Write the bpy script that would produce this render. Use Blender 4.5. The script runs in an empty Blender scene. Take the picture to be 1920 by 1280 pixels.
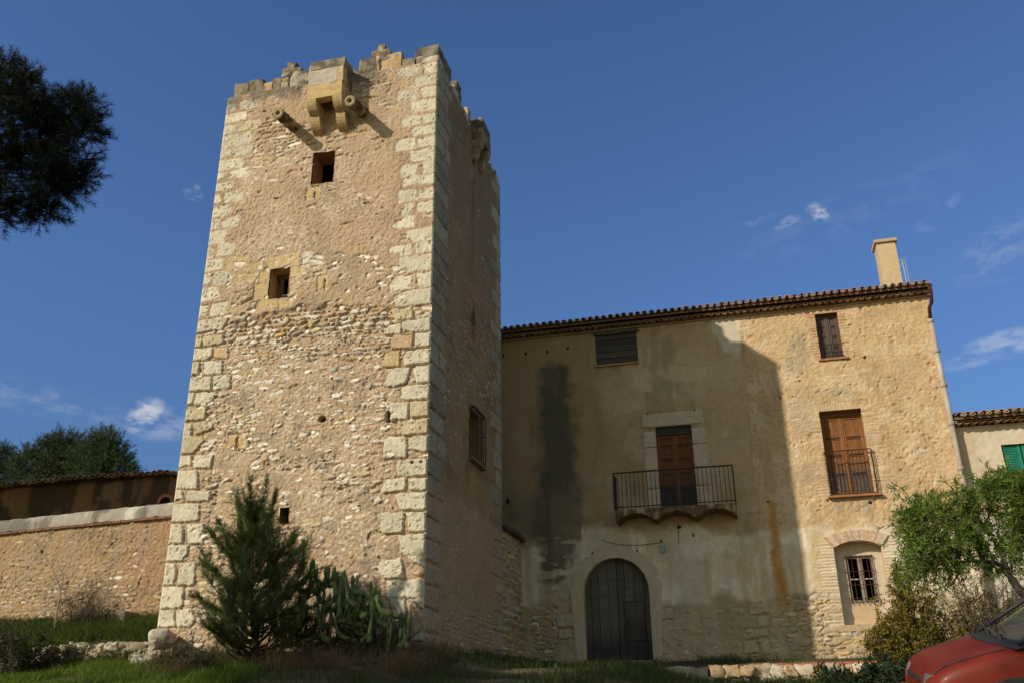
import bpy, bmesh, math, random
import numpy as np
from mathutils import Vector, Matrix
R_ = math.radians
random.seed(7); RNG = np.random.default_rng(11)
scene = bpy.context.scene
COL = scene.collection

# ------------------------------------------------------------------ camera
F, PITCH, YAW, ROLL, CAMZ = 1709.3, .395488, .242834, -.0108, 1.6
_cp, _sp = math.cos(PITCH), math.sin(PITCH)
FWD = np.array([-math.sin(YAW)*_cp, math.cos(YAW)*_cp, _sp])
_rt = np.array([math.cos(YAW), math.sin(YAW), 0.]); _up = np.cross(_rt, FWD)
RT = math.cos(ROLL)*_rt + math.sin(ROLL)*_up
UP = -math.sin(ROLL)*_rt + math.cos(ROLL)*_up
cam_d = bpy.data.cameras.new('camera'); cam = bpy.data.objects.new('camera', cam_d); COL.objects.link(cam)
M = Matrix.Identity(4)
for i in range(3):
    M[i][0], M[i][1], M[i][2] = RT[i], UP[i], -FWD[i]
M[2][3] = CAMZ
cam.matrix_world = M
cam_d.sensor_width = 36; cam_d.lens = F*36/1920; cam_d.clip_end = 5000; cam_d.clip_start = .05
scene.camera = cam

# ------------------------------------------------------------------ light
SUN = np.array([.592, .643, -.486]); SUN /= np.linalg.norm(SUN)      # direction the light travels
EL = math.asin(-SUN[2]); AZ = math.atan2(-SUN[0], -SUN[1])           # towards the sun, from +Y to +X
sun_d = bpy.data.lights.new('sun', 'SUN'); sun = bpy.data.objects.new('sun', sun_d); COL.objects.link(sun)
sun_d.energy = 3.9; sun_d.angle = R_(.55); sun_d.color = (1, .90, .72)
sun.rotation_euler = Vector(tuple(SUN)).to_track_quat('-Z', 'Y').to_euler()
W = bpy.data.worlds.new('World'); scene.world = W; W.use_nodes = True
nt = W.node_tree; nt.nodes.clear()
def N(t, typ, **k):
    n = t.nodes.new(typ)
    for a, b in k.items():
        if a.startswith('i_'): n.inputs[a[2:].replace('_', ' ')].default_value = b
        else: setattr(n, a, b)
    return n
sky = N(nt, 'ShaderNodeTexSky'); sky.sky_type = 'NISHITA'; sky.sun_disc = False
sky.sun_elevation = EL; sky.sun_rotation = AZ
sky.altitude = 200; sky.air_density = 1.0; sky.dust_density = .2; sky.ozone_density = 3.0
bg = N(nt, 'ShaderNodeBackground'); bg.inputs['Strength'].default_value = .05
wo = N(nt, 'ShaderNodeOutputWorld')
# a few thin wisps of high cloud, each at its own direction in the sky
tc = N(nt, 'ShaderNodeTexCoord')
nz = N(nt, 'ShaderNodeTexNoise'); nz.inputs['Scale'].default_value = 38; nz.inputs['Detail'].default_value = 7; nz.inputs['Roughness'].default_value = .62
mp = N(nt, 'ShaderNodeMapping'); mp.inputs['Scale'].default_value = (1, 1, 2.2)
nt.links.new(tc.outputs['Generated'], mp.inputs['Vector']); nt.links.new(mp.outputs['Vector'], nz.inputs['Vector'])
def pray(x, y):
    d = RT*(x-960)/F - UP*(y-640)/F + FWD
    return d
acc = None
def cloud(px, py, ax, ay, slant, amount, nlo, nhi):
    """wisp round a sky direction: ax, ay half sizes (radians) across and up, slant in degrees"""
    global acc
    c = pray(px, py); c /= np.linalg.norm(c)
    h = np.cross(c, [0, 0, 1]); h /= np.linalg.norm(h); v = np.cross(h, c)
    a = R_(slant); e1 = math.cos(a)*h + math.sin(a)*v; e2 = -math.sin(a)*h + math.cos(a)*v
    def dot(e, s):
        n = N(nt, 'ShaderNodeVectorMath', operation='DOT_PRODUCT'); n.inputs[1].default_value = tuple(e/s)
        nt.links.new(tc.outputs['Generated'], n.inputs[0]); 
        p = N(nt, 'ShaderNodeMath', operation='MULTIPLY'); nt.links.new(n.outputs['Value'], p.inputs[0]); nt.links.new(n.outputs['Value'], p.inputs[1]); return p
    d1, d2 = dot(e1, ax), dot(e2, ay)
    s = N(nt, 'ShaderNodeMath', operation='ADD'); nt.links.new(d1.outputs[0], s.inputs[0]); nt.links.new(d2.outputs[0], s.inputs[1])
    fr = N(nt, 'ShaderNodeVectorMath', operation='DOT_PRODUCT'); fr.inputs[1].default_value = tuple(c); nt.links.new(tc.outputs['Generated'], fr.inputs[0])
    gt = N(nt, 'ShaderNodeMath', operation='GREATER_THAN'); nt.links.new(fr.outputs['Value'], gt.inputs[0]); gt.inputs[1].default_value = .5
    fall = N(nt, 'ShaderNodeMapRange', interpolation_type='SMOOTHSTEP'); nt.links.new(s.outputs[0], fall.inputs['Value'])
    for k, q in (('From Min', 1.), ('From Max', 0.), ('To Min', 0.), ('To Max', 1.)): fall.inputs[k].default_value = q
    nm = N(nt, 'ShaderNodeMapRange', interpolation_type='SMOOTHSTEP'); nt.links.new(nz.outputs['Fac'], nm.inputs['Value'])
    for k, q in (('From Min', nlo), ('From Max', nhi), ('To Min', 0.), ('To Max', amount)): nm.inputs[k].default_value = q
    m = N(nt, 'ShaderNodeMath', operation='MULTIPLY'); nt.links.new(fall.outputs[0], m.inputs[0]); nt.links.new(nm.outputs[0], m.inputs[1])
    m2 = N(nt, 'ShaderNodeMath', operation='MULTIPLY'); nt.links.new(m.outputs[0], m2.inputs[0]); nt.links.new(gt.outputs[0], m2.inputs[1])
    if acc is None: acc = m2
    else:
        q = N(nt, 'ShaderNodeMath', operation='MAXIMUM'); nt.links.new(acc.outputs[0], q.inputs[0]); nt.links.new(m2.outputs[0], q.inputs[1]); acc = q
cloud(272, 778, .026, .018, 50, .85, .36, .66)
cloud(310, 795, .050, .022, 0, .30, .36, .62)
cloud(362, 360, .010, .013, 60, .38, .40, .60)
cloud(1535, 400, .010, .017, 35, .55, .47, .66)
cloud(1490, 409, .030, .007, 20, .22, .44, .62)
cloud(1420, 415, .025, .006, 10, .15, .42, .64)
cloud(1760, 400, .030, .014, 30, .16, .46, .66)
cloud(1880, 470, .060, .030, 25, .16, .40, .65)
cloud(1890, 650, .075, .012, 8, .42, .36, .66)
cloud(1880, 635, .040, .010, 4, .35, .40, .66)
cloud(1600, 395, .16, .030, 12, .05, .42, .66)
cloud(60, 745, .12, .018, -6, .16, .38, .66)
mx = N(nt, 'ShaderNodeMixRGB'); nt.links.new(acc.outputs[0], mx.inputs['Fac'])
mx.inputs['Color2'].default_value = (12.5, 13.0, 14.2, 1)
# deep clear blue to the north, boosted and warmed in the south to lift the shaded walls; paler but not brighter at the horizon
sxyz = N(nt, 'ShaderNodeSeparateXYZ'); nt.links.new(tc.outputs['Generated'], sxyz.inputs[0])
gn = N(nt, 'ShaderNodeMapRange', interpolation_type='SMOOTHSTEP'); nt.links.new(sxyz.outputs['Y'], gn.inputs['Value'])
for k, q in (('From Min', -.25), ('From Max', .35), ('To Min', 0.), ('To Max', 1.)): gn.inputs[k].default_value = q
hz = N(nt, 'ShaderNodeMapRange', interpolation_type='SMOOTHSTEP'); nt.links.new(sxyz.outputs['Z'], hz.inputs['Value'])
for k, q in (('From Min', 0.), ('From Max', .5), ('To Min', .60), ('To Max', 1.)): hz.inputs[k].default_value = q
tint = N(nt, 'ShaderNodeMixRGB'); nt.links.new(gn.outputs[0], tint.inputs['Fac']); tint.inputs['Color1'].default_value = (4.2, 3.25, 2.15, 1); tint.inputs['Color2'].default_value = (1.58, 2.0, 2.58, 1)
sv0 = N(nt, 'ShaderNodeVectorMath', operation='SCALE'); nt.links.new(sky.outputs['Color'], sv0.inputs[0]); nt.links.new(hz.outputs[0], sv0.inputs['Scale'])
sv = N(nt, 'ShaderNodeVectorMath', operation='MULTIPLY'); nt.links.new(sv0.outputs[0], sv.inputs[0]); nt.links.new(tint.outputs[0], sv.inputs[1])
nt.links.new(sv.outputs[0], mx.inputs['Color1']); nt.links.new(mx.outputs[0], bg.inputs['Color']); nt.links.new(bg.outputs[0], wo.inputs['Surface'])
vs = scene.view_settings; vs.view_transform = 'Standard'; vs.look = 'None'; vs.gamma = 1; vs.use_curve_mapping = False; vs.exposure = 0
scene.cycles.max_bounces = 6

# ------------------------------------------------------------------ helpers
def onY(x, y, Y): d = pray(x, y); return d*(Y/d[1]) + [0, 0, CAMZ]
def onX(x, y, X): d = pray(x, y); return d*(X/d[0]) + [0, 0, CAMZ]
def onZ(x, y, Z): d = pray(x, y); return d*((Z-CAMZ)/d[2]) + [0, 0, CAMZ]
def at(x, y, dist): d = pray(x, y); return d/np.linalg.norm(d[:2])*dist + [0, 0, CAMZ]
def to_px(X, Y, Z):
    Z = Z-CAMZ
    w = X*FWD[0]+Y*FWD[1]+Z*FWD[2]; w = np.where(np.abs(w) < 1e-6, 1e-6, w)
    return 960+F*(X*RT[0]+Y*RT[1]+Z*RT[2])/w, 640-F*(X*UP[0]+Y*UP[1]+Z*UP[2])/w

def sstep(a, b, x):
    t = np.clip((x-a)/(b-a), 0, 1); return t*t*(3-2*t)
def _hash(i, j, s):
    n = (i.astype(np.int64)*374761393 + j.astype(np.int64)*668265263 + s*974634777) & 0x7fffffff
    n = ((n ^ (n >> 13))*1274126177) & 0x7fffffff
    n = n ^ (n >> 16)
    return (n & 0xffff)/65535.
def vnoise(u, v, s):
    i = np.floor(u); j = np.floor(v); a = u-i; b = v-j
    a = a*a*a*(a*(a*6-15)+10); b = b*b*b*(b*(b*6-15)+10)
    i = i.astype(np.int64); j = j.astype(np.int64)
    return (_hash(i, j, s)*(1-a)+_hash(i+1, j, s)*a)*(1-b) + (_hash(i, j+1, s)*(1-a)+_hash(i+1, j+1, s)*a)*b
def fbm(u, v, scale, octv=4, s=1, rough=.5):
    r = np.zeros(np.broadcast(u, v).shape); amp = 1; tot = 0
    for k in range(octv):
        r += amp*vnoise(u/scale*2**k+17.3*k, v/scale*2**k-9.1*k, s+31*k); tot += amp; amp *= rough
    return r/tot
def mixc(c, d, t):
    return c*(1-t[..., None]) + np.asarray(d)*t[..., None]

def tag(o, label=None, cat=None, group=None, kind=None):
    if label: o['label'] = label
    if cat: o['category'] = cat
    if group: o['group'] = group
    if kind: o['kind'] = kind
    return o
def link(name, me, mat, parent=None):
    o = bpy.data.objects.new(name, me); COL.objects.link(o)
    if mat is not None: me.materials.append(mat)
    if parent is not None:
        o.parent = parent; o.matrix_parent_inverse = Matrix.Translation(-Vector(parent.get('_base', (0, 0, 0))))
    return o
def empty(name, loc, label=None, cat=None, group=None):
    o = bpy.data.objects.new(name, None); COL.objects.link(o); o.location = loc; o['_base'] = tuple(float(a) for a in loc)
    o.empty_display_size = .3
    return tag(o, label, cat, group)
def np_mesh(name, verts, faces, smooth=False, col=None):
    """verts (n,3); faces (m,k) one face size"""
    verts = np.asarray(verts, dtype=np.float32); faces = np.asarray(faces, dtype=np.int32)
    me = bpy.data.meshes.new(name); me.vertices.add(len(verts)); me.vertices.foreach_set('co', verts.ravel())
    m, k = faces.shape
    me.loops.add(m*k); me.loops.foreach_set('vertex_index', faces.ravel())
    me.polygons.add(m); me.polygons.foreach_set('loop_start', np.arange(0, m*k, k, dtype=np.int32))
    me.polygons.foreach_set('loop_total', np.full(m, k, dtype=np.int32))
    me.polygons.foreach_set('use_smooth', np.full(m, smooth, dtype=bool))
    if col is not None:
        a = me.color_attributes.new('Col', 'FLOAT_COLOR', 'POINT')
        c = np.ones((len(verts), 4), dtype=np.float32); c[:, :3] = col; a.data.foreach_set('color', c.ravel())
    me.update(calc_edges=True); me.validate()
    return me

class MB:
    """collects pieces that become ONE mesh object"""
    def __init__(s): s.v = []; s.f = []; s.c = []; s.n = 0
    def add(s, v, f, col=None):
        v = np.asarray(v, float).reshape(-1, 3)
        s.v.append(v); s.f += [tuple(int(a)+s.n for a in q) for q in f]
        s.c.append(np.tile(np.asarray(col if col is not None else (1, 1, 1), float), (len(v), 1)) if col is None or np.ndim(col) == 1 else np.asarray(col))
        s.n += len(v); return s
    def box(s, a, b, col=None, bev=0):
        (x0, y0, z0), (x1, y1, z1) = a, b
        if bev <= 0:
            v = [(x0,y0,z0),(x1,y0,z0),(x1,y1,z0),(x0,y1,z0),(x0,y0,z1),(x1,y0,z1),(x1,y1,z1),(x0,y1,z1)]
            return s.add(v, [(0,3,2,1),(4,5,6,7),(0,1,5,4),(1,2,6,5),(2,3,7,6),(3,0,4,7)], col)
        bm = bmesh.new(); bmesh.ops.create_cube(bm, size=1)
        for w in bm.verts: w.co = Vector(((x0+x1)/2+w.co.x*(x1-x0), (y0+y1)/2+w.co.y*(y1-y0), (z0+z1)/2+w.co.z*(z1-z0)))
        bmesh.ops.bevel(bm, geom=bm.edges[:], offset=bev, segments=2, affect='EDGES', profile=.6)
        bm.verts.index_update(); v = [w.co[:] for w in bm.verts]; f = [[w.index for w in q.verts] for q in bm.faces]; bm.free()
        return s.add(v, f, col)
    def tube(s, pts, rad, seg=6, col=None, cap=True):
        pts = [np.asarray(p, float) for p in pts]; n = len(pts)
        rad = [rad]*n if np.isscalar(rad) else list(rad)
        V = []; ref = None
        for i, p in enumerate(pts):
            t = pts[min(i+1, n-1)]-pts[max(i-1, 0)]; t = t/(np.linalg.norm(t)+1e-9)
            if ref is None:
                ref = np.array([0, 0, 1.]) if abs(t[2]) < .9 else np.array([1., 0, 0])
            a = np.cross(t, ref); a /= np.linalg.norm(a)+1e-9; b = np.cross(t, a); ref = -b if False else np.cross(a, t)
            for k in range(seg):
                q = 2*math.pi*k/seg; V.append(p+rad[i]*(math.cos(q)*a+math.sin(q)*b))
        Fc = []
        for i in range(n-1):
            for k in range(seg):
                Fc.append((i*seg+k, i*seg+(k+1) % seg, (i+1)*seg+(k+1) % seg, (i+1)*seg+k))
        if cap: Fc.append(tuple(range(seg))[::-1]); Fc.append(tuple(range((n-1)*seg, n*seg)))
        return s.add(V, Fc, col)
    def prism(s, poly, axis, a, b, col=None):
        """poly: 2-D outline in the other two axes (in order x,y,z without axis), extruded along axis a..b"""
        n = len(poly); V = []
        for q in (a, b):
            for p in poly:
                w = list(p); w.insert('xyz'.index(axis), q); V.append(w)
        return s.add(V, [tuple(range(n)), tuple(range(2*n-1, n-1, -1))]+[(i, i+n, (i+1) % n+n, (i+1) % n) for i in range(n)], col)
    def build(s, name, mat, parent=None, smooth=False):
        me = bpy.data.meshes.new(name); V = np.concatenate(s.v)
        me.from_pydata(V.tolist(), [], s.f)
        a = me.color_attributes.new('Col', 'FLOAT_COLOR', 'POINT'); c = np.ones((len(V), 4), dtype=np.float32); c[:, :3] = np.concatenate(s.c); a.data.foreach_set('color', c.ravel())
        bm = bmesh.new(); bm.from_mesh(me); bmesh.ops.recalc_face_normals(bm, faces=bm.faces[:]); bm.to_mesh(me); bm.free()
        if smooth: me.polygons.foreach_set('use_smooth', np.ones(len(me.polygons), dtype=bool))
        me.update()
        return link(name, me, mat, parent)

def rock(center, size, n=6, rnd=.35, amp=.06, seed=0, rot=0.):
    """weathered block: a rounded, noise-dented box; returns verts, faces"""
    bm = bmesh.new(); bmesh.ops.create_cube(bm, size=2)
    bmesh.ops.subdivide_edges(bm, edges=bm.edges[:], cuts=n-1, use_grid_fill=True)
    V = np.array([v.co[:] for v in bm.verts]); bm.verts.index_update(); Fc = [[v.index for v in f.verts] for f in bm.faces]; bm.free()
    S = V/np.linalg.norm(V, axis=1)[:, None]*1.15
    # keep a box with soft corners
    k = np.sort(np.abs(V), axis=1)[:, 1]                       # second largest coordinate: 1 on edges
    t = (rnd*sstep(.35, 1., k))[:, None]
    V = V*(1-t)+S*t
    h = np.asarray(size)/2
    W3 = V*h
    d = np.stack([fbm(W3[:, (a+1) % 3]*1.+seed*3.1+W3[:, a]*.7, W3[:, (a+2) % 3]+seed*1.7-W3[:, a]*.4, max(size)*.35, 3, seed*7+a)-.5 for a in range(3)], 1)
    W3 = W3 + d*2*amp
    c, s_ = math.cos(rot), math.sin(rot)
    W3 = np.stack([W3[:, 0]*c-W3[:, 1]*s_, W3[:, 0]*s_+W3[:, 1]*c, W3[:, 2]], 1)
    return W3+np.asarray(center), Fc

# ------------------------------------------------------------------ materials
def nodes(name):
    m = bpy.data.materials.new(name); m.use_nodes = True; t = m.node_tree; t.nodes.clear()
    o = N(t, 'ShaderNodeOutputMaterial'); b = N(t, 'ShaderNodeBsdfPrincipled'); t.links.new(b.outputs[0], o.inputs[0])
    return m, t, b
def bump(t, b, scale, dist, strength=1., detail=5):
    g = N(t, 'ShaderNodeTexCoord'); n = N(t, 'ShaderNodeTexNoise'); n.inputs['Scale'].default_value = scale; n.inputs['Detail'].default_value = detail
    t.links.new(g.outputs['Object'], n.inputs['Vector']); u = N(t, 'ShaderNodeBump'); u.inputs['Strength'].default_value = strength; u.inputs['Distance'].default_value = dist
    t.links.new(n.outputs['Fac'], u.inputs['Height']); t.links.new(u.outputs[0], b.inputs['Normal']); return n, g
def mat_attr(name, rough=.95, nscale=14, lo=.82, hi=1.16, bscale=60, bdist=.006, spec=.15, bstr=1.):
    """albedo from the mesh's own colour attribute times fine procedural grain"""
    m, t, b = nodes(name); b.inputs['Roughness'].default_value = rough; b.inputs['Specular IOR Level'].default_value = spec
    a = N(t, 'ShaderNodeAttribute', attribute_name='Col'); n, g = bump(t, b, bscale, bdist, bstr)
    n2 = N(t, 'ShaderNodeTexNoise'); n2.inputs['Scale'].default_value = nscale; n2.inputs['Detail'].default_value = 8; n2.inputs['Roughness'].default_value = .65
    t.links.new(g.outputs['Object'], n2.inputs['Vector'])
    r = N(t, 'ShaderNodeMapRange'); t.links.new(n2.outputs['Fac'], r.inputs['Value'])
    for k, q in (('From Min', .25), ('From Max', .75), ('To Min', lo), ('To Max', hi)): r.inputs[k].default_value = q
    x = N(t, 'ShaderNodeVectorMath', operation='SCALE'); t.links.new(a.outputs['Color'], x.inputs[0]); t.links.new(r.outputs[0], x.inputs['Scale'])
    t.links.new(x.outputs[0], b.inputs['Base Color']); return m
def mat_noise(name, c1, c2, scale=6, rough=.9, bscale=40, bdist=.01, spec=.2, stretch=(1, 1, 1), metal=0, c3=None, lo=.35, hi=.65):
    m, t, b = nodes(name); b.inputs['Roughness'].default_value = rough; b.inputs['Specular IOR Level'].default_value = spec; b.inputs['Metallic'].default_value = metal
    n, g = bump(t, b, bscale, bdist); mp_ = N(t, 'ShaderNodeMapping'); mp_.inputs['Scale'].default_value = stretch
    t.links.new(g.outputs['Object'], mp_.inputs['Vector']); t.links.new(mp_.outputs[0], n.inputs['Vector'])
    n2 = N(t, 'ShaderNodeTexNoise'); n2.inputs['Scale'].default_value = scale; n2.inputs['Detail'].default_value = 8; n2.inputs['Roughness'].default_value = .65
    t.links.new(mp_.outputs[0], n2.inputs['Vector'])
    cr = N(t, 'ShaderNodeValToRGB'); e = cr.color_ramp.elements; e[0].position = lo; e[0].color = (*c1, 1); e[1].position = hi; e[1].color = (*c2, 1)
    if c3 is not None:
        q = e.new((lo+hi)/2); q.color = (*c3, 1)
    t.links.new(n2.outputs['Fac'], cr.inputs['Fac']); t.links.new(cr.outputs[0], b.inputs['Base Color']); return m
def mat_leaf(name, rough=.55, trans=.25, spec=.25):
    m, t, b = nodes(name); a = N(t, 'ShaderNodeAttribute', attribute_name='Col'); b.inputs['Roughness'].default_value = rough; b.inputs['Specular IOR Level'].default_value = spec
    t.links.new(a.outputs['Color'], b.inputs['Base Color'])
    tr = N(t, 'ShaderNodeBsdfTranslucent'); ms = N(t, 'ShaderNodeMixShader'); ms.inputs[0].default_value = trans
    x = N(t, 'ShaderNodeVectorMath', operation='MULTIPLY'); x.inputs[1].default_value = (1.3, 1.35, .6); t.links.new(a.outputs['Color'], x.inputs[0]); t.links.new(x.outputs[0], tr.inputs['Color'])
    t.links.new(b.outputs[0], ms.inputs[1]); t.links.new(tr.outputs[0], ms.inputs[2]); t.links.new(ms.outputs[0], [n for n in t.nodes if n.type == 'OUTPUT_MATERIAL'][0].inputs[0]); return m
MS = mat_attr('weathered masonry')
MSTONE = mat_attr('cut stone', nscale=9, lo=.7, hi=1.2, bscale=30, bdist=.012)
MPL = mat_attr('old plaster', nscale=7, lo=.86, hi=1.12, bscale=45, bdist=.004)
MTILE = mat_attr('fired clay tile', nscale=12, lo=.6, hi=1.3, bscale=35, bdist=.006)
MWOODC = mat_attr('weathered timber', rough=.75, nscale=10, lo=.7, hi=1.25, bscale=30, bdist=.004, spec=.3)
MIRON = mat_noise('wrought iron', (.018, .015, .013), (.05, .03, .02), 20, .7, 80, .002, .4)
MRUST = mat_noise('rusty iron', (.10, .035, .015), (.05, .02, .012), 12, .85, 60, .003)
MDARK = mat_noise('unlit interior', (.02, .016, .012), (.035, .028, .02), 4, .95, 20, .01, .05)
MLEAF = mat_leaf('leaf'); MNEEDLE = mat_leaf('needle', .6, .12); MGRASS = mat_leaf('grass blade', .6, .3)
MBARK = mat_noise('bark', (.035, .026, .018), (.10, .075, .052), 9, .95, 25, .02, .1, (1, 1, .35))
MTWIG = mat_noise('dry twig', (.10, .075, .05), (.20, .16, .11), 14, .9, 40, .004, .1)
# ------------------------------------------------------------------ height-field walls
class Field:
    """a wall face as a fine relief: h = relief towards the viewer (m), col = albedo; stones are laid into it one by one"""
    def __init__(s, u0, u1, v0, v1, du, dv, place, holes=()):
        U = np.linspace(u0, u1, int((u1-u0)/du)+1); Vv = np.linspace(v0, v1, int((v1-v0)/dv)+1)
        for (a, b, c, d) in holes:                              # rectangular openings: grid lines run exactly along them
            for e in (a, b): U[np.argmin(np.abs(U-e))] = e
            for e in (c, d): Vv[np.argmin(np.abs(Vv-e))] = e
        s.us, s.vs, s.holes, s.place = U, Vv, list(holes), place
        s.u, s.v = np.meshgrid(U, Vv); s.h = np.zeros_like(s.u); s.col = np.zeros(s.u.shape+(3,))
        s.px, s.py = to_px(*place(s.u, s.v, s.h))
        s.cut = np.zeros((len(Vv)-1, len(U)-1), bool)
    def win(s, a, b, c, d):
        i0, i1 = np.searchsorted(s.us, [a, b]); j0, j1 = np.searchsorted(s.vs, [c, d])
        return (slice(j0, j1), slice(i0, i1)) if i1 > i0 and j1 > j0 else None
    def poly(s, pts, H, edge, color, warp=.03, groove=0., rough=.012, seed=0, cvar=.2, tilt=0., pits=.35):
        P = np.asarray(pts, float); w = s.win(P[:, 0].min()-.08, P[:, 0].max()+.08, P[:, 1].min()-.08, P[:, 1].max()+.08)
        if w is None: return
        u, v = s.u[w], s.v[w]
        wu = u+(fbm(u, v, .11, 3, seed+5)-.5)*warp*2; wv = v+(fbm(u, v, .11, 3, seed+9)-.5)*warp*2
        D = np.full(u.shape, 9.); inside = np.zeros(u.shape, bool); n = len(P)
        for k in range(n):
            x0, y0 = P[k]; x1, y1 = P[(k+1) % n]; ex, ey = x1-x0, y1-y0
            t = np.clip(((wu-x0)*ex+(wv-y0)*ey)/(ex*ex+ey*ey+1e-12), 0, 1)
            D = np.minimum(D, np.hypot(wu-x0-t*ex, wv-y0-t*ey))
            c = ((y0 > wv) != (y1 > wv)) & (wu < (x1-x0)*(wv-y0)/((y1-y0) if abs(y1-y0) > 1e-9 else 1e-9)+x0); inside ^= c
        D = np.where(inside, D, -D)
        m = sstep(-.004, edge, D)
        if groove: s.h[w] -= groove*sstep(-.06, 0., D)*(1-m)
        rg = (fbm(u, v, .16, 4, seed+1)-.5)*rough*2 + (fbm(u, v, .03, 2, seed+2)-.5)*rough
        pit = sstep(.63, .74, fbm(u, v, .055, 3, seed+3)) * sstep(.3, .7, fbm(u, v, .4, 2, seed+4)+.12)
        top = H + rg - pit*.02*pits/.35 + tilt*((v-P[:, 1].mean()))
        s.h[w] = s.h[w]*(1-m)+top*m
        cn = 1+cvar*2*(fbm(u, v, .3, 4, seed+6)-.5)
        c3 = np.asarray(color)[None, None]*cn[..., None]
        c3 = mixc(c3, np.asarray(color)*[.62, .58, .52], pit*.8*pits/.35)
        gr = sstep(.52, .72, fbm(u, v, .5, 3, seed+8)); c3 = mixc(c3, np.asarray(color)*[.84, .85, .88], gr*.6)
        mc = sstep(-.004, .01, D)[..., None]; s.col[w] = s.col[w]*(1-mc)+c3*mc
    def blob(s, cu, cv, a, b, rot, H, color, seed, sink=0., p=2.6):
        """one fieldstone: an irregular faceted outline, part smeared over with mortar"""
        R = max(a, b)*1.4; w = s.win(cu-R, cu+R, cv-R, cv+R)
        if w is None: return
        u, v = s.u[w]-cu, s.v[w]-cv; c, n = math.cos(rot), math.sin(rot)
        x, y = (u*c+v*n)/a, (-u*n+v*c)/b; r_ = random.Random(seed)
        nf = r_.choice((4, 5, 5, 6, 7)); th0 = r_.random()*6.28
        r = np.zeros_like(x)
        for k in range(nf):
            th = th0+(k+r_.uniform(-.32, .32))*2*math.pi/nf; r = np.maximum(r, (x*math.cos(th)+y*math.sin(th))/r_.uniform(.68, 1.0))
        r = .75*r+.25*np.hypot(x, y)
        r = r+(fbm(s.u[w], s.v[w], .05, 3, seed+7)-.5)*.55+(fbm(s.u[w], s.v[w], .16, 2, seed+8)-.5)*.35
        m = sstep(1.02, .90, r)
        if sink: s.h[w] -= sink*sstep(1.45, 1.0, r)*(1-m)
        top = H+r_.uniform(-.7, .7)*H*x+r_.uniform(-.9, .5)*H*y+(fbm(s.u[w], s.v[w], .06, 3, seed)-.5)*.022-.25*H*np.hypot(x, y)
        s.h[w] = s.h[w]*(1-m)+top*m
        c3 = np.asarray(color)[None, None]*(1+.5*(fbm(s.u[w], s.v[w], .07, 3, seed+1)-.5))[..., None]
        smear = sstep(.56, .70, fbm(s.u[w], s.v[w], .14, 3, seed+3))[..., None]*(.0 if sink > .04 else .6)
        mc = sstep(1.02, .96, r)[..., None]*(1-smear); s.col[w] = s.col[w]*(1-mc)+c3*mc
    def dent(s, cu, cv, a, b, depth, color=None, p=3., edge=.8):
        w = s.win(cu-a*1.4, cu+a*1.4, cv-b*1.4, cv+b*1.4)
        if w is None: return
        u, v = s.u[w], s.v[w]; r = (np.abs((u-cu)/a)**p+np.abs((v-cv)/b)**p)**(1/p)+(fbm(u, v, .08, 2, int(cu*991) & 1023)-.5)*.25
        m = sstep(1., edge, r); s.h[w] -= depth*m
        if color is not None: s.col[w] = mixc(s.col[w], color, m)
    def tint(s, mask, color): s.col = mixc(s.col, color, np.clip(mask, 0, 1))
    def build(s, name, mat, parent, pin=None):
        h = s.h if pin is None else s.h*pin
        X, Y, Z = s.place(s.u, s.v, h); ny, nx = s.u.shape
        idx = np.arange(ny*nx).reshape(ny, nx)
        q = np.stack([idx[:-1, :-1], idx[:-1, 1:], idx[1:, 1:], idx[1:, :-1]], -1)
        keep = ~s.cut
        uc = (s.us[1:]+s.us[:-1])/2; vc = (s.vs[1:]+s.vs[:-1])/2
        for (a, b, c, d) in s.holes:
            keep[np.ix_((vc > c) & (vc < d), (uc > a) & (uc < b))] = False
        me = np_mesh(name, np.stack([X, Y, Z], -1).reshape(-1, 3), q[keep].reshape(-1, 4), True, np.clip(s.col, .004, .95).reshape(-1, 3))
        return link(name, me, mat, parent)

WHITE = (.80, .73, .61); CREAM = (.62, .49, .31); OCHRE = (.56, .38, .16); GREYST = (.48, .43, .35); PINKST = (.56, .38, .25)
QUOIN = (.655, .595, .45); QY = (.585, .495, .32); QO = (.575, .425, .225); QP = (.55, .39, .24)
MORTAR = np.array((.465, .345, .222))
def mortar(f, seed, base=MORTAR):
    u, v = f.u, f.v
    c = np.ones(u.shape+(3,))*base
    c = mixc(c, base*[1.15, 1.2, 1.28], sstep(.45, .75, fbm(u, v, .9, 4, seed))*.75)
    c = mixc(c, base*[.98, .90, .92], sstep(.5, .7, fbm(u, v, 2.2, 3, seed+3))*.8)
    c = mixc(c, base*[.66, .68, .74], sstep(.56, .74, fbm(u*.9, v*1.3, .7, 5, seed+7))*.7)
    c *= (1+.30*(fbm(u, v, .05, 3, seed+11)-.5))[..., None]
    f.col = c
    f.h = (fbm(u, v, 1.4, 3, seed+1)-.5)*.05+(fbm(u, v, .35, 3, seed+2)-.5)*.018+(fbm(u, v, .06, 2, seed+4)-.5)*.028+RNG.normal(size=u.shape)*.0016
    f.h -= .013*sstep(.62, .70, fbm(u, v, .07, 3, seed+5))*sstep(.4, .65, fbm(u, v, .7, 3, seed+6))
    gr = sstep(.66, .74, fbm(u, v, .06, 2, seed+15)); f.h += gr*.010; f.col = mixc(f.col, base*[1.25, 1.32, 1.4], gr*.5)

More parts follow.
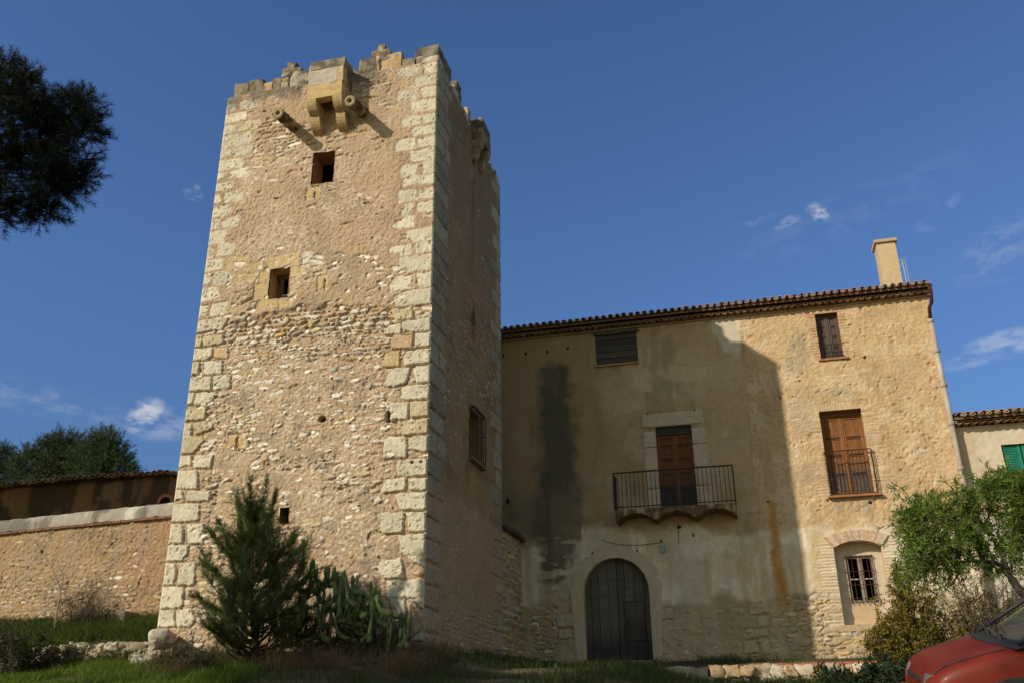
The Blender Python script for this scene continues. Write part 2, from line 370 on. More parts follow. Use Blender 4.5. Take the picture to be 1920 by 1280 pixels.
def courses(f, u0, u1, v0, v1, dens, seed, hmin=.05, hmax=.15, sizes=(.07, .30), proud=(.008, .04), colors=None, sink=.0, flat=1.):
    """rubble laid course by course; dens(px, py, u, v) gives the share of stones showing through the mortar"""
    r = random.Random(seed); v = v0; n = 0
    colors = colors or [(WHITE, 6), (CREAM, 3.5), (GREYST, 1.5), (OCHRE, 1.), (PINKST, 1.5)]
    cs, ws = [c for c, _ in colors], [w for _, w in colors]
    while v < v1:
        H = r.uniform(hmin, hmax); u = u0+r.random()*.2
        while u < u1:
            wd = r.uniform(*sizes)*(.7+.6*H/hmax)
            cu, cv = u+wd/2, v+H/2+r.uniform(-.02, .02)
            X, Y, Z = f.place(np.array(cu), np.array(cv), np.array(0.)); px, py = to_px(X, Y, Z)
            p = dens(float(px), float(py), cu, cv)
            if r.random() < p:
                c = np.array(r.choices(cs, ws)[0])*r.uniform(.8, 1.12)
                k = r.uniform(.55, 1.) if p < .5 else r.uniform(.86, 1.04)
                f.blob(cu, cv, wd/2*k, max(.018, H/2*k*r.uniform(.7, 1.))*flat, r.gauss(0, .12)+.05, r.uniform(*proud)*(.6+.4*k), c, r.randrange(99999), sink*(p > .5))
                n += 1
            u += wd+r.uniform(.004, .03)
        v += H+r.uniform(.0, .02)
    return n

# =================================================================== TOWER
TX0, TX1, TY0, TY1, TZT = -12.40, -6.345, 18.0, 24.2, 17.42
tower = empty('stone_tower', ((TX0+TX1)/2, (TY0+TY1)/2, 2.6), 'tall square rubble tower with pale corner quoins and a broken stepped parapet', 'tower')
def TF(u, v, h): return TX0-.0+u, TY0-h, v                          # u measured from the left corner
def TS(u, v, h): return TX1+h+0*u, u+0*v, v+0*u                     # right-hand face, u = depth
def frect(x0, y0, x1, y1, Y=TY0, X0=TX0):
    a = onY(x0, (y0+y1)/2, Y); b = onY(x1, (y0+y1)/2, Y); c = onY((x0+x1)/2, y0, Y); d = onY((x0+x1)/2, y1, Y)
    return (a[0]-X0, b[0]-X0, d[2], c[2])
W1 = frect(587, 287, 628, 346); W2 = frect(506, 505, 543, 560); W3 = frect(525, 951, 542, 980)
fh = [W1, W2, W3]
f = Field(0, TX1-TX0, 2.2, TZT, .0155, .0165, TF, fh)
mortar(f, 3)
u, v, px, py = f.u, f.v, f.px, f.py
ledge = 618-(np.clip(px, 415, 560)-415)*.27-np.clip(px-560, 0, 200)*.02+(fbm(u, v*0, .35, 3, 71)-.5)*26
up = sstep(ledge+2, ledge-5, py)
f.h += up*.045
f.col = mixc(f.col, MORTAR*[1.03, 1., 1.], up*.25)
f.col = mixc(f.col, MORTAR*[.80, .79, .80], sstep(.5, .65, fbm(u, v, 1.6, 4, 77))*up*.5*sstep(150, 250, py))
# the band of bare rubble under the ledge has lost its mortar
bare = sstep(ledge-2, ledge+6, py)*sstep(ledge+75, ledge+30, py)*sstep(400, 430, px)*sstep(745, 735, px)
f.h -= bare*.035
f.h -= .03*sstep(.62, .72, fbm(u, v, .35, 3, 91))*(1-up)
def dens_f(x, y, cu, cv):
    l = 618-(min(max(x, 415), 560)-415)*.27-max(min(x-560, 200), 0)*.02
    n = float(fbm(np.array(cu), np.array(cv), .8, 3, 55))
    if y < l:
        if 470 < x < 690 and 205 < y < 300: return .62*min(1, (y-190)/50)*(1. if x < 660 else .45)
        if 670 < x < 735 and 140 < y < 205: return .6
        if 500 < x < 575 and 300 < y < 345: return .35
        return .05 if n < .55 else .13
    if y < l+48: return .97
    if y < l+95: return .75
    if y < 800: return .20+.75*max(0, n-.42)*2
    if y < 900: return .24+.8*max(0, n-.44)*2
    if 640 < x < 720 and y < 980: return .5
    if y < 1000: return .12+.8*max(0, n-.5)*2
    return .05+.8*max(0, n-.54)*2 if x > 420 else .6
courses(f, .1, 5.95, 2.3, 17.2, dens_f, 5, .045, .15, (.07, .34), (.006, .028), None, .022)
# bare band: loose flat stones standing proud of their joints
courses(f, .75, 5.2, 11.0, 12.4, lambda x, y, a, b: .9 if abs(y-(618-(min(max(x, 415), 560)-415)*.27-max(min(x-560, 200), 0)*.02)-24) < 24 and 415 < x < 740 else 0, 8, .07, .15, (.12, .40), (.03, .075), [(WHITE, 6), (CREAM, 5), (OCHRE, 2), (GREYST, 2), (PINKST, 1)], .075)
# worn hollows between stones in the lower half
for (a, b) in ((480, 868), (540, 880), (700, 850), (720, 830), (500, 890), (560, 875), (430, 900), (600, 930), (640, 915), (660, 940), (480, 640)):
    P_ = onY(a, b, TY0); f.dent(P_[0]-TX0, P_[2], .16, .035, .05, None, 2., .3)
QUOINS = 'q 5.33,17.65 6.02,17.7 6.01,17.43 5.39,17.43|q 4.95,17.36 5.55,17.38 5.59,17.09 5.19,17.04 4.99,17.18|q 5.69,17.37 6.03,17.39 6.02,17.03 5.73,17.06|q 5.45,16.99 6.03,16.98 6.02,16.73 5.62,16.66 5.25,16.66 5.47,16.8|q 5.01,16.62 5.52,16.62 5.5,16.28 5.03,16.3|q 5.63,16.6 6.01,16.62 6.02,16.27 5.7,16.31|q 5.38,16.23 6.02,16.23 6.01,15.88 5.42,15.9|q 5.16,15.72 5.39,15.82 5.63,15.75 5.62,15.51 5.18,15.5|q 5.7,15.78 6.01,15.79 6.01,15.49 5.73,15.52|q 5.45,15.43 6.01,15.45 6,15.17 5.44,15.19|q 4.97,14.98 5.13,15.12 5.52,15.12 5.54,14.8 5.05,14.79|q 5.6,15.09 6,15.12 6,14.79 5.61,14.83|q 5.37,14.73 6,14.77 6,14.36 5.53,14.4 5.44,14.48|q 5.18,14.23 5.32,14.38 5.61,14.3 5.57,14.02 5.19,14|q 5.73,14.36 5.99,14.38 5.99,14.01 5.75,14.02|q 5.27,13.93 5.45,14 5.99,13.98 5.99,13.66 5.82,13.64 5.55,13.77 5.28,13.71|q 5.13,13.64 5.59,13.6 5.62,13.3 5.17,13.28|q 5.69,13.58 5.98,13.6 5.98,13.26 5.68,13.32|q 5.27,13.21 5.55,13.23 5.46,12.88 5.24,12.92|q 5.67,13.19 5.98,13.24 5.99,12.89 5.67,12.93|q 5.01,12.63 5.37,12.86 5.58,12.88 5.6,12.56 5.17,12.57|q 5.77,12.83 5.98,12.87 5.99,12.53 5.79,12.54|q 5.38,12.16 5.43,12.47 5.99,12.51 5.98,12.11 5.6,12.14 5.51,12.27|q 4.99,12.03 5.07,12.11 5.54,12.1 5.55,11.82 5.26,11.82 5.2,11.92 5.02,11.86|q 5.65,12.11 5.98,12.1 5.98,11.79 5.64,11.84|q 5.25,11.76 5.98,11.76 5.99,11.33 5.22,11.39|q 5.03,11.08 5.19,11.28 5.59,11.26 5.55,10.9 5.08,10.91|q 5.69,11.28 5.98,11.32 5.98,10.89 5.75,10.94|q 5.17,10.74 5.41,10.86 5.98,10.86 5.97,10.48 5.23,10.48|y 5.08,10.44 5.6,10.45 5.62,10.15 5.18,10.17|q 5.8,10.42 5.97,10.45 5.97,10.14 5.66,10.17|q 5.37,10.11 5.97,10.17 5.97,9.79 5.68,9.81 5.38,9.91|q 4.95,9.94 5.07,10.06 5.36,10.07 5.35,9.81 4.94,9.83|p 5.11,9.76 5.63,9.76 5.63,9.43 5.14,9.47|q 5.69,9.77 5.98,9.78 5.98,9.41 5.7,9.44|q 5.42,9.14 5.49,9.37 5.98,9.39 5.98,9.03 5.45,9.03|q 4.98,8.6 5.09,8.89 5.26,9 5.63,8.98 5.52,8.61 5.25,8.54|q 5.68,8.89 5.76,8.99 5.98,8.98 5.98,8.56 5.77,8.59|q 5.43,8.5 5.52,8.54 5.98,8.54 5.98,8.17 5.54,8.2 5.42,8.27|q 5.06,8.09 5.17,8.18 5.59,8.15 5.59,7.78 5.17,7.77|y 5.62,8.15 5.98,8.17 5.98,7.78 5.63,7.8|y 5.36,7.72 5.98,7.76 5.98,7.4 5.35,7.4|q 5.08,7.34 5.16,7.39 5.58,7.36 5.58,6.91 5.05,6.9|q 5.62,7.24 5.73,7.37 5.97,7.36 5.98,6.9 5.68,7.06|o 4.99,9.39 5.35,9.42 5.34,9.04 4.92,9.05|q 5.37,6.77 5.39,6.84 5.98,6.83 5.98,6.46 5.42,6.48|q 5.15,6.44 5.61,6.46 5.59,6.2 5.09,6.15 5.03,6.2|q 5.68,6.4 5.98,6.45 5.98,6.15 5.68,6.18|q 5.35,6.11 5.98,6.12 5.98,5.73 5.5,5.76|q 4.97,5.71 5.22,5.72 5.58,5.69 5.56,5.29 5.13,5.28|q 5.65,5.69 5.98,5.72 5.99,5.27 5.7,5.28|q 5.46,5.23 5.99,5.26 5.99,4.78 5.67,4.78 5.55,4.9|q 5.04,4.57 5.09,4.7 5.55,4.77 5.62,4.35 5.17,4.36|q 5.65,4.77 5.99,4.76 6,4.32 5.79,4.33|q 5.26,4.31 6,4.31 6,3.94 5.29,3.94|q 5.33,3.92 5.67,3.93 5.7,3.57 5.45,3.58|q 5.7,3.93 6,3.93 6,3.51 5.79,3.51|q 5.79,3.49 6.01,3.5 6.01,3.11 5.73,3.11|q 5.57,3.09 6.01,3.09 6.01,2.69 5.62,2.7|q 0.04,17.63 0.27,17.64 0.33,17.32 0.04,17.31|q 0.37,17.23 0.84,17.23 0.9,16.94 0.38,16.93|q 0.02,17.22 0.21,17.24 0.26,16.93 0.02,16.91|q 0.02,16.84 0.58,16.86 0.64,16.7 0.6,16.59 0.01,16.55|y 0.36,16.51 1.05,16.53 1.09,16.33 0.9,16.19 0.41,16.25|q -0.01,16.48 0.32,16.48 0.35,16.21 0,16.18|q -0.01,16.14 0.85,16.17 0.87,15.82 0.54,15.75 0.09,15.79|q -0.01,15.75 0.28,15.72 0.3,15.48 -0.02,15.42|q 0.35,15.61 0.57,15.74 0.97,15.69 0.84,15.45 0.41,15.42|q -0.04,15.37 0.67,15.36 0.69,15.07 -0.05,15.06|q -0.04,15.03 0.19,14.97 0.19,14.83 -0.05,14.72|q 0.31,14.77 0.37,14.99 0.89,15.05 0.89,14.73 0.62,14.74 0.51,14.84|q -0.06,14.69 0.48,14.67 0.49,14.46 -0.06,14.41|o 2.57,14.13 2.97,14.14 2.97,13.8 2.59,13.74|q 0.26,14.36 0.78,14.36 0.8,14.06 0.28,14.02|q -0.05,14.35 0.12,14.34 0.17,14.11 -0.05,14.03|q -0.04,13.76 0.14,13.97 0.47,13.97 0.53,13.79 0.4,13.64 0.04,13.66|q 0.28,13.5 0.58,13.59 0.8,13.59 0.76,13.31 0.31,13.29|q -0.1,13.61 0.2,13.58 0.19,13.31 -0.08,13.27|q -0.1,13.25 0.48,13.23 0.39,12.87 -0.09,12.86|q 0.23,12.5 0.28,12.86 0.74,12.81 0.68,12.48|q -0.11,12.83 0.14,12.76 0.15,12.46 -0.1,12.46|q -0.1,12.44 0.5,12.41 0.44,12.12 -0.1,12.08|q 0.22,11.91 0.31,12.06 0.71,12 0.75,11.68 0.28,11.69|q -0.11,12.05 0.16,12.03 0.15,11.79 -0.11,11.67|q -0.1,11.64 0.43,11.62 0.51,11.26 0.1,11.25 -0.1,11.24|q 0.27,10.88 0.3,11.16 0.75,11.17 0.74,10.85 0.38,10.82|q -0.09,11.16 0.19,11.14 0.13,10.86 -0.09,10.81|q -0.11,10.75 0.61,10.76 0.66,10.47 -0.11,10.42|o 0.51,12.42 1.1,12.39 1.12,12.11 0.54,12.1|o 0.78,11.93 1.39,11.9 1.4,11.65 0.85,11.68|o 1.27,12.19 1.55,12.2 1.54,12.02 1.3,12|q 2.59,12.17 2.68,12.28 3.01,12.25 3.04,12.01 2.77,11.95 2.61,12.04|o 1.63,12.24 2.21,12.3 2.25,11.99 1.71,11.95|o 2.22,12.3 2.5,12.31 2.54,11.95 2.27,11.94|o 1.52,11.89 1.75,11.93 1.77,11.61 1.52,11.6|o 2.32,11.92 2.74,11.91 2.75,11.67 2.35,11.64|o 2.35,11.63 2.56,11.61 2.59,11.11 2.35,11.11|o 1.4,11.59 1.76,11.58 1.77,11.12 1.41,11.15|o 1.53,11.04 1.67,11.1 2.1,11.07 2.13,10.82 1.54,10.85|o 2.12,11.07 2.44,11.08 2.44,10.91 2.14,10.84|o 3.14,11.58 3.41,11.59 3.44,11.14 3.17,11.14|y -0.12,10.4 0.13,10.38 0.15,10.07 -0.1,10.06|y 0.16,10.33 0.7,10.33 0.72,10.09 0.2,10.05|q -0.11,10.04 0.46,9.99 0.46,9.8 0.31,9.72 -0.09,9.71|o 0.5,9.97 0.87,9.99 0.89,9.69 0.53,9.73|y -0.11,9.69 0.16,9.68 0.17,9.36 -0.09,9.33|q 0.29,9.65 0.77,9.67 0.8,9.28 0.3,9.32|q -0.1,9.3 0.54,9.26 0.55,8.93 -0.08,8.94|q 0.57,9.28 1.02,9.25 1.06,8.92 0.6,8.91|q -0.11,8.92 0.14,8.89 0.12,8.63 -0.11,8.55|q 0.19,8.87 0.71,8.87 0.56,8.5 0.15,8.57|y -0.11,8.52 0.5,8.48 0.5,8.21 -0.09,8.19|q -0.11,8.18 0.17,8.12 0.18,7.82 -0.08,7.81|y 0.2,8.13 0.67,8.17 0.73,7.95 0.29,7.84|y -0.09,7.8 0.44,7.8 0.54,7.68 0.29,7.41 -0.08,7.4|q -0.1,7.38 0.26,7.36 0.28,7.12 -0.07,7.04|q 0.36,7.34 0.81,7.34 0.79,7 0.35,7.05|o 1.16,7.76 1.41,7.76 1.45,7.4 1.21,7.41|o 1.42,7.75 1.68,7.71 1.68,7.4 1.47,7.39|q -0.06,7.02 0.47,6.98 0.53,6.57 -0.05,6.58|q -0.07,6.56 0.13,6.56 0.2,6.36 -0.06,6.25|q 0.27,6.52 0.83,6.48 0.86,6.26 0.29,6.26|q -0.07,6.23 0.61,6.21 0.65,5.82 -0.03,5.82|q -0.06,5.8 0.19,5.79 0.3,5.62 0.31,5.34 -0.02,5.34|q 0.37,5.76 0.78,5.75 0.83,5.31 0.45,5.33|q -0.03,5.33 0.47,5.3 0.47,5.11 0.35,4.96 -0.01,4.95|q -0.04,4.92 0.16,4.92 0.25,4.75 0.23,4.44 -0.01,4.45|q 0.32,4.9 0.7,4.9 0.72,4.43 0.32,4.43|q -0.04,4.4 0.48,4.4 0.52,4.02 0.46,3.95 -0.01,3.95|q -0.03,3.89 0.05,3.93 0.33,3.91 0.4,3.57 -0,3.56|q 0.37,3.91 0.74,3.91 0.85,3.72 0.76,3.55 0.43,3.56|o 2.59,6 2.67,6.01 2.72,5.64 2.63,5.64'
for k, q in enumerate(QUOINS.split('|')):
    t, *pp = q.split(' '); pts = [tuple(map(float, a.split(','))) for a in pp]
    pts = [(max(-.0, x-.02 if x > 3 else x+.05), y) for x, y in pts]; mx_, my_ = np.mean(pts, 0); pts = [(x+np.sign(x-mx_)*.006, y+np.sign(y-my_)*.006) for x, y in pts]
    if max(x for x, _ in pts) > 5.75: pts = [(x if x < 5.75 else 6.4, y) for x, y in pts]
    if min(x for x, _ in pts) < .14: pts = [(x if x > .16 else -.4, y) for x, y in pts]
    c = dict(q=QUOIN, y=QY, o=QO, p=QP)[t]; c = np.array(c)*random.Random(k).uniform(.9, 1.08)
    low = np.mean([y for _, y in pts]) < 11.2
    f.poly(pts, .040 if t != 'o' else .030, .018, c, .028 if t != 'o' else .012, .022 if low else .006, .014, 300+k, .16, 0., .35 if t != 'o' else .08)
# loose white stones here and there where the render has fallen away
r = random.Random(77)
for k in range(420):
    a, b = r.uniform(.6, 5.3), r.uniform(4.2, 12.2); X, Y, Z = TF(np.array(a), np.array(b), 0.); q, w_ = to_px(X, Y, Z)
    if r.random() < (.85 if w_ < 900 else .4): f.blob(a, b, r.uniform(.03, .15)*r.uniform(.6, 1.1), r.uniform(.022, .065), r.gauss(.06, .2), r.uniform(.010, .034), np.array(WHITE)*r.uniform(.85, 1.08), r.randrange(99999), .02)
# arrow slits, putlog holes
for (a, b, w, h_) in ((591, 367, .022, .10), (609, 536, .022, .17), (444, 832, .022, .15)):
    P_ = onY(a, b, TY0); f.dent(P_[0]-TX0, P_[2], w, h_, .22, (.05, .035, .02), 5., .8)
P_ = onY(443, 838, TY0); f.dent(P_[0]-TX0, P_[2], .04, .04, .2, (.05, .035, .02), 2.)
for (a, b, w, h_) in ((604, 785, .10, .075), (727, 780, .075, .14), (688, 382, .09, .03), (773, 866, .05, .03), (520, 374, .09, .025), (790, 866, .03, .03)):
    P_ = onY(a, b, TY0); f.dent(P_[0]-TX0, P_[2], w, h_, .22, (.10, .06, .03), 2.5, .7)
fl = sstep(.67, .73, fbm(u*.8, v*1.4, .045, 2, 431))*sstep(.42, .6, fbm(u, v, .9, 3, 432)+.12*(1-up)); f.col = mixc(f.col, (.74, .66, .53), fl*.8*sstep(.6, .9, u)*sstep(5.4, 5.1, u))
f.tint(sstep(.60, .74, fbm(u+v*.6, v*1.6-u*.3, .55, 5, 433))*.55*(1-up)*sstep(.6, 1., u)*sstep(5.3, 4.9, u), (.30, .245, .185))
# lichen-black band below the parapet
lich = sstep(.42, .62, fbm(u*1., v*.6, .5, 5, 400)+.16*sstep(17.0, 17.6, v)-.05)*sstep(16.75, 17.25, v)*sstep(4.9, 4.2, u)
f.tint(lich*.75, (.13, .115, .095))
f.tint(sstep(.55, .75, fbm(u, v, .4, 4, 402))*.35*sstep(15.5, 16.8, v), (.30, .25, .19))
# fine cracks
pin = sstep(0, .05, u)*sstep(TX1-TX0, TX1-TX0-.03, u)
f.build('front_wall', MS, tower, pin)

# right-hand face
def srect(x0, y0, x1, y1):
    a = onX(x0, (y0+y1)/2, TX1); b = onX(x1, (y0+y1)/2, TX1); c = onX((x0+x1)/2, y0, TX1); d = onX((x0+x1)/2, y1, TX1)
    return (a[1], b[1], d[2], c[2])
S1 = srect(882.5, 568, 892, 640); S2 = srect(879, 772, 898, 862)
g = Field(TY0, TY1, 2.2, TZT, .030, .022, TS, [S1, S2])
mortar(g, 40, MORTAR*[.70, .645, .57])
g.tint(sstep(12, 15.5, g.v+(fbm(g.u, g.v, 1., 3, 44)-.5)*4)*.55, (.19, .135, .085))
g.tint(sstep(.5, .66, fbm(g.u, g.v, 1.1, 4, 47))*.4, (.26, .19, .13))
def dens_s(x, y, cu, cv):
    if 600 < y < 760: return .5
    if y > 1150: return .6
    return .07
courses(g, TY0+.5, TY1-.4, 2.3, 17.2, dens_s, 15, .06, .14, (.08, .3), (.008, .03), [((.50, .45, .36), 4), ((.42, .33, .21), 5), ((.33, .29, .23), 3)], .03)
rq = random.Random(4); z = 2.3; k = 0
CR = [4.05, 4.6, 5.2, 5.65, 6.25, 6.85, 7.55, 7.95, 8.45, 8.95, 9.45]
while z < 17.3:
    hq = rq.uniform(.40, .56)
    for side in (0, 1):
        wq = (.95 if (k+side) % 2 else .5)*rq.uniform(.85, 1.15)
        a, b = (TY0-.3, TY0+wq) if side == 0 else (TY1-wq, TY1+.3)
        j = lambda: rq.uniform(-.03, .03)
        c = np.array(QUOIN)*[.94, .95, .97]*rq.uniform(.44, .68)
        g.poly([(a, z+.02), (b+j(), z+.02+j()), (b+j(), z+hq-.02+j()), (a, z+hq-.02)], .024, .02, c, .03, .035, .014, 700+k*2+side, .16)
        if side == 0 and k % 2 == 0:
            g.poly([(b+.08, z+.04), (b+.08+rq.uniform(.35, .6), z+.03), (b+.06+rq.uniform(.35, .55), z+hq-.04), (b+.10, z+hq-.03)], .03, .03, c*.95, .04, .02, .014, 900+k, .16)
    z += hq; k += 1
# dressed stone round the pointed slit and the grilled window
for (S_, wd) in ((S1, .38), (S2, .30)):
    a, b, c, d = S_
    for n_, (p, q) in enumerate(((a-wd, a), (b, b+wd))):
        zz = c-.05
        while zz < d+.15:
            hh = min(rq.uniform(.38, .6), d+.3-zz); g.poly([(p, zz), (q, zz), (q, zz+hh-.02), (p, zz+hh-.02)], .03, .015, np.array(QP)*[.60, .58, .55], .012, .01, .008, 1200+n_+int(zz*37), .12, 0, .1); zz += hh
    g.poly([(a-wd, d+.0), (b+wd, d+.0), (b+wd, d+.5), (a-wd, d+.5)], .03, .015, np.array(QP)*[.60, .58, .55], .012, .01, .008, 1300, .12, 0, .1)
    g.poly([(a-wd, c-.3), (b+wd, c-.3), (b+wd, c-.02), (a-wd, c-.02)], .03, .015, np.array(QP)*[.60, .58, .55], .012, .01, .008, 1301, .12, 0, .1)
# rain chase below the side machicolation, rust run below the grille
ch0 = onX(887, 430, TX1)[1]
g.h -= .10*sstep(.16, .10, np.abs(g.u-ch0))*sstep(12.6, 13.0, g.v)
rs = onX(886, 900, TX1)[1]
g.tint(sstep(.5, .1, np.abs(g.u-rs-.1+(fbm(g.u*0, g.v, .5, 3, 61)-.5)*.3))*sstep(6.0, 7.2, g.v)*sstep(7.5, 7.3, g.v)*.7, (.46, .27, .11))
g.tint(sstep(6.6, 6.2, g.v+(fbm(g.u, g.v, .6, 3, 66)-.5)*.5)*.5, (.52, .37, .24))
pin2 = sstep(TY0, TY0+.04, g.u)*sstep(TY1, TY1-.04, g.u)
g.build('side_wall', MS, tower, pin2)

# the two faces nobody sees from the lane, and the roof deck
m = MB(); ccol = MORTAR*.9
m.box((TX0, TY0+.02, 2.2), (TX0+.5, TY1, TZT), ccol).box((TX0+.5, TY1-.5, 2.2), (TX1-.004, TY1-.002, TZT), ccol)
m.box((TX0+.5, TY0+2.2, TZT-1.3), (TX1-1.4, TY1-.5, TZT-1.1), ccol)
m.build('rear_wall', MS, tower)
# thickness of the parapet behind the relief: a real wall top
m = MB()
m.box((TX0+.01, TY0+.06, TZT-1.6), (TX1-.06, TY0+.55, TZT-.002), MORTAR*.8).box((TX1-.55, TY0+.55, TZT-1.6), (TX1-.06, TY1-.5, TZT-.002), MORTAR*.8)
m.build('parapet_core', MS, tower)

def liner(name, a, b, c, d, y0, depth, X0, parent, col=(.42, .27, .16), axis='y', X=None, th=.0):
    """jambs, head and cill of an opening plus the dark room behind it"""
    m = MB()
    if axis == 'y':
        x0, x1 = X0+a, X0+b; Q = lambda *p: p
        m.add([(x0, y0, c), (x0, y0+depth, c), (x0, y0+depth, d), (x0, y0, d)], [(0, 1, 2, 3)], col)
        m.add([(x1, y0, c), (x1, y0+depth, c), (x1, y0+depth, d), (x1, y0, d)], [(0, 1, 2, 3)], col)
        m.add([(x0, y0, d), (x1, y0, d), (x1, y0+depth, d), (x0, y0+depth, d)], [(0, 1, 2, 3)], col)
        m.add([(x0, y0, c), (x1, y0, c), (x1, y0+depth, c), (x0, y0+depth, c)], [(0, 1, 2, 3)], col)
        r = .35
        k = MB(); k.box((x0-r, y0+depth, c-r), (x1+r, y0+depth+1.6, d+r))
        # open front of the room
        kk = MB(); v = k.v[0]; kk.add(v, [(0,3,2,1),(4,5,6,7),(1,2,6,5),(2,3,7,6),(3,0,4,7)])
    else:
        m.add([(X, a, c), (X-depth, a, c), (X-depth, a, d), (X, a, d)], [(0, 1, 2, 3)], col)
        m.add([(X, b, c), (X-depth, b, c), (X-depth, b, d), (X, b, d)], [(0, 1, 2, 3)], col)
        m.add([(X, a, d), (X-depth, a, d), (X-depth, b, d), (X, b, d)], [(0, 1, 2, 3)], col)
        m.add([(X, a, c), (X-depth, a, c), (X-depth, b, c), (X, b, c)], [(0, 1, 2, 3)], col)
        r = .35; k = MB(); k.box((X-depth-1.4, a-r, c-r), (X-depth, b+r, d+r)); v = k.v[0]
        kk = MB(); kk.add(v, [(0,3,2,1),(4,5,6,7),(0,1,5,4),(2,3,7,6),(3,0,4,7)])
    o = m.build(name, MS, parent); kk.build('dark_interior', MDARK, o)
    return o
o = liner('window', *W1, TY0+.0, .55, TX0, tower, (.34, .19, .11))
m = MB(); x0, x1 = TX0+W1[0], TX0+W1[1]
m.box((x0-.05, TY0-.035, W1[2]-.035), (x1+.05, TY0+.5, W1[2]-.002), (.40, .20, .11)); m.build('sill', MTILE, o)
m = MB(); m.box((x0-.05, TY0-.02, W1[3]+.004), (x1+.05, TY0+.5, W1[3]+.05), (.35, .19, .11)); m.build('lintel', MTILE, o)
o = liner('window', *W2, TY0, .6, TX0, tower, (.50, .33, .16))
m = MB(); x0, x1 = TX0+W2[0], TX0+W2[1]; zm = W2[2]*.6+W2[3]*.4
m.box((x0+.12, TY0+.30, W2[2]), (x0+.2, TY0+.36, W2[3]-.12), (.14, .09, .05)).box((x1-.06, TY0+.3, W2[2]), (x1, TY0+.36, W2[3]-.12), (.14, .09, .05)).box((x0+.0, TY0+.30, W2[3]-.12), (x1, TY0+.36, W2[3]), (.14, .09, .05)).box((x0+.2, TY0+.31, zm-.10), (x1-.06, TY0+.345, zm-.07), (.5, .45, .38))
m.build('frame', MWOODC, o)
liner('window', *W3, TY0, .6, TX0, tower, (.16, .10, .06))
o = liner('slit_window', *S1, 0, .5, 0, tower, (.5, .30, .18), 'x', TX1)
# pointed head of the slit: two small haunches filling the corners
a, b, c, d = S1; mid = (a+b)/2; m = MB()
for (p, q) in ((a, mid), (b, mid)): m.prism([(p, d-.55), (q, d), (p, d)], 'x', TX1-.4, TX1+.012, np.array(QP)*.58)
m.build('pointed_head', MSTONE, o)
o = liner('grilled_window', *S2, 0, .5, 0, tower, (.36, .25, .15), 'x', TX1)
a, b, c, d = S2; m = MB(); pj = .17
for k in range(7):
    yy = a-.05+(b-a+.1)*k/6
    m.tube([(TX1+pj*.2, yy, d+.08), (TX1+pj, yy, d-.05), (TX1+pj, yy, c+.12), (TX1+pj*.9, yy, c-.10)], .011, 5)
for zz in (c-.08, (c+d)/2+.1, d-.02):
    m.tube([(TX1-.02, a-.06, zz), (TX1+pj, a-.06, zz), (TX1+pj, b+.06, zz), (TX1-.02, b+.06, zz)], .014, 5)
for e in (a-.06, b+.06):
    for k in range(2): m.tube([(TX1+pj*(k+1)/3, e, c-.08), (TX1+pj*(k+1)/3, e, d-.02)], .010, 5)
m.build('grille', MIRON, o)
m = MB(); m.box((TX1-.1, a-.15, c-.14), (TX1+.19, b+.15, c-.09), (.30, .22, .14), .012); m.build('sill', MSTONE, o)

# parapet blocks on the front: (x0, x1, y0, y1) as seen on the wall plane -> real blocks on the wall top
LCH = (.27, .235, .175)
def pblock(mb, x0, x1, ytop, ybot, seed, col, y=TY0, dep=.48, dy=0.):
    ym = (ytop+ybot)/2
    a, b = onY(x0, ym, TY0), onY(x1, ym, TY0); zt = onY((x0+x1)/2, ytop, TY0)[2]; zb = onY((x0+x1)/2, ybot, TY0)[2]
    zb = min(zb, zt-.12)
    V, Fc = rock(((a[0]+b[0])/2, y+dep/2+dy, (zt+zb)/2), (b[0]-a[0], dep, zt-zb+.04), 8, .16, .035, seed)
    n = fbm(V[:, 0]+V[:, 1]*.5, V[:, 2]+V[:, 1]*.3, .30, 4, seed+50); lo = np.asarray(col)
    c = mixc(np.ones((len(V), 3))*lo, (.085, .075, .062), sstep(.48, .66, n)*.85); c = mixc(c, (.46, .30, .11), sstep(.62, .74, fbm(V[:, 0], V[:, 2], .22, 3, seed+70))*.5)
    mb.add(V, Fc, c)
par = MB()
for k, (x0, x1, yt, yb, c) in enumerate((
    (438, 466, 157, 185, LCH), (465, 491, 151, 182, LCH), (491, 511, 155, 176, QP), (510, 528, 148, 172, LCH),
    (526, 541, 140, 166, GREYST), (543, 577, 134, 164, GREYST), (527, 565, 128, 142, LCH), (538, 554, 118, 131, LCH),
    (577, 650, 118, 150, GREYST), (648, 676, 131, 160, LCH), (673, 706, 110, 138, LCH), (711, 752, 101, 134, QP), (704, 713, 106, 134, QP), (696, 731, 94, 112, LCH), (706, 722, 85, 99, QY),
    (752, 778, 111, 134, LCH), (777, 823, 89, 106, LCH), (778, 823, 103, 122, QUOIN), (752, 822, 126, 150, QUOIN))):
    pblock(par, x0+.6, x1-.6, yt, yb, 40+k, np.array(c)*(.95 if c is not LCH else 1))
par.build('front_parapet', MSTONE, tower)
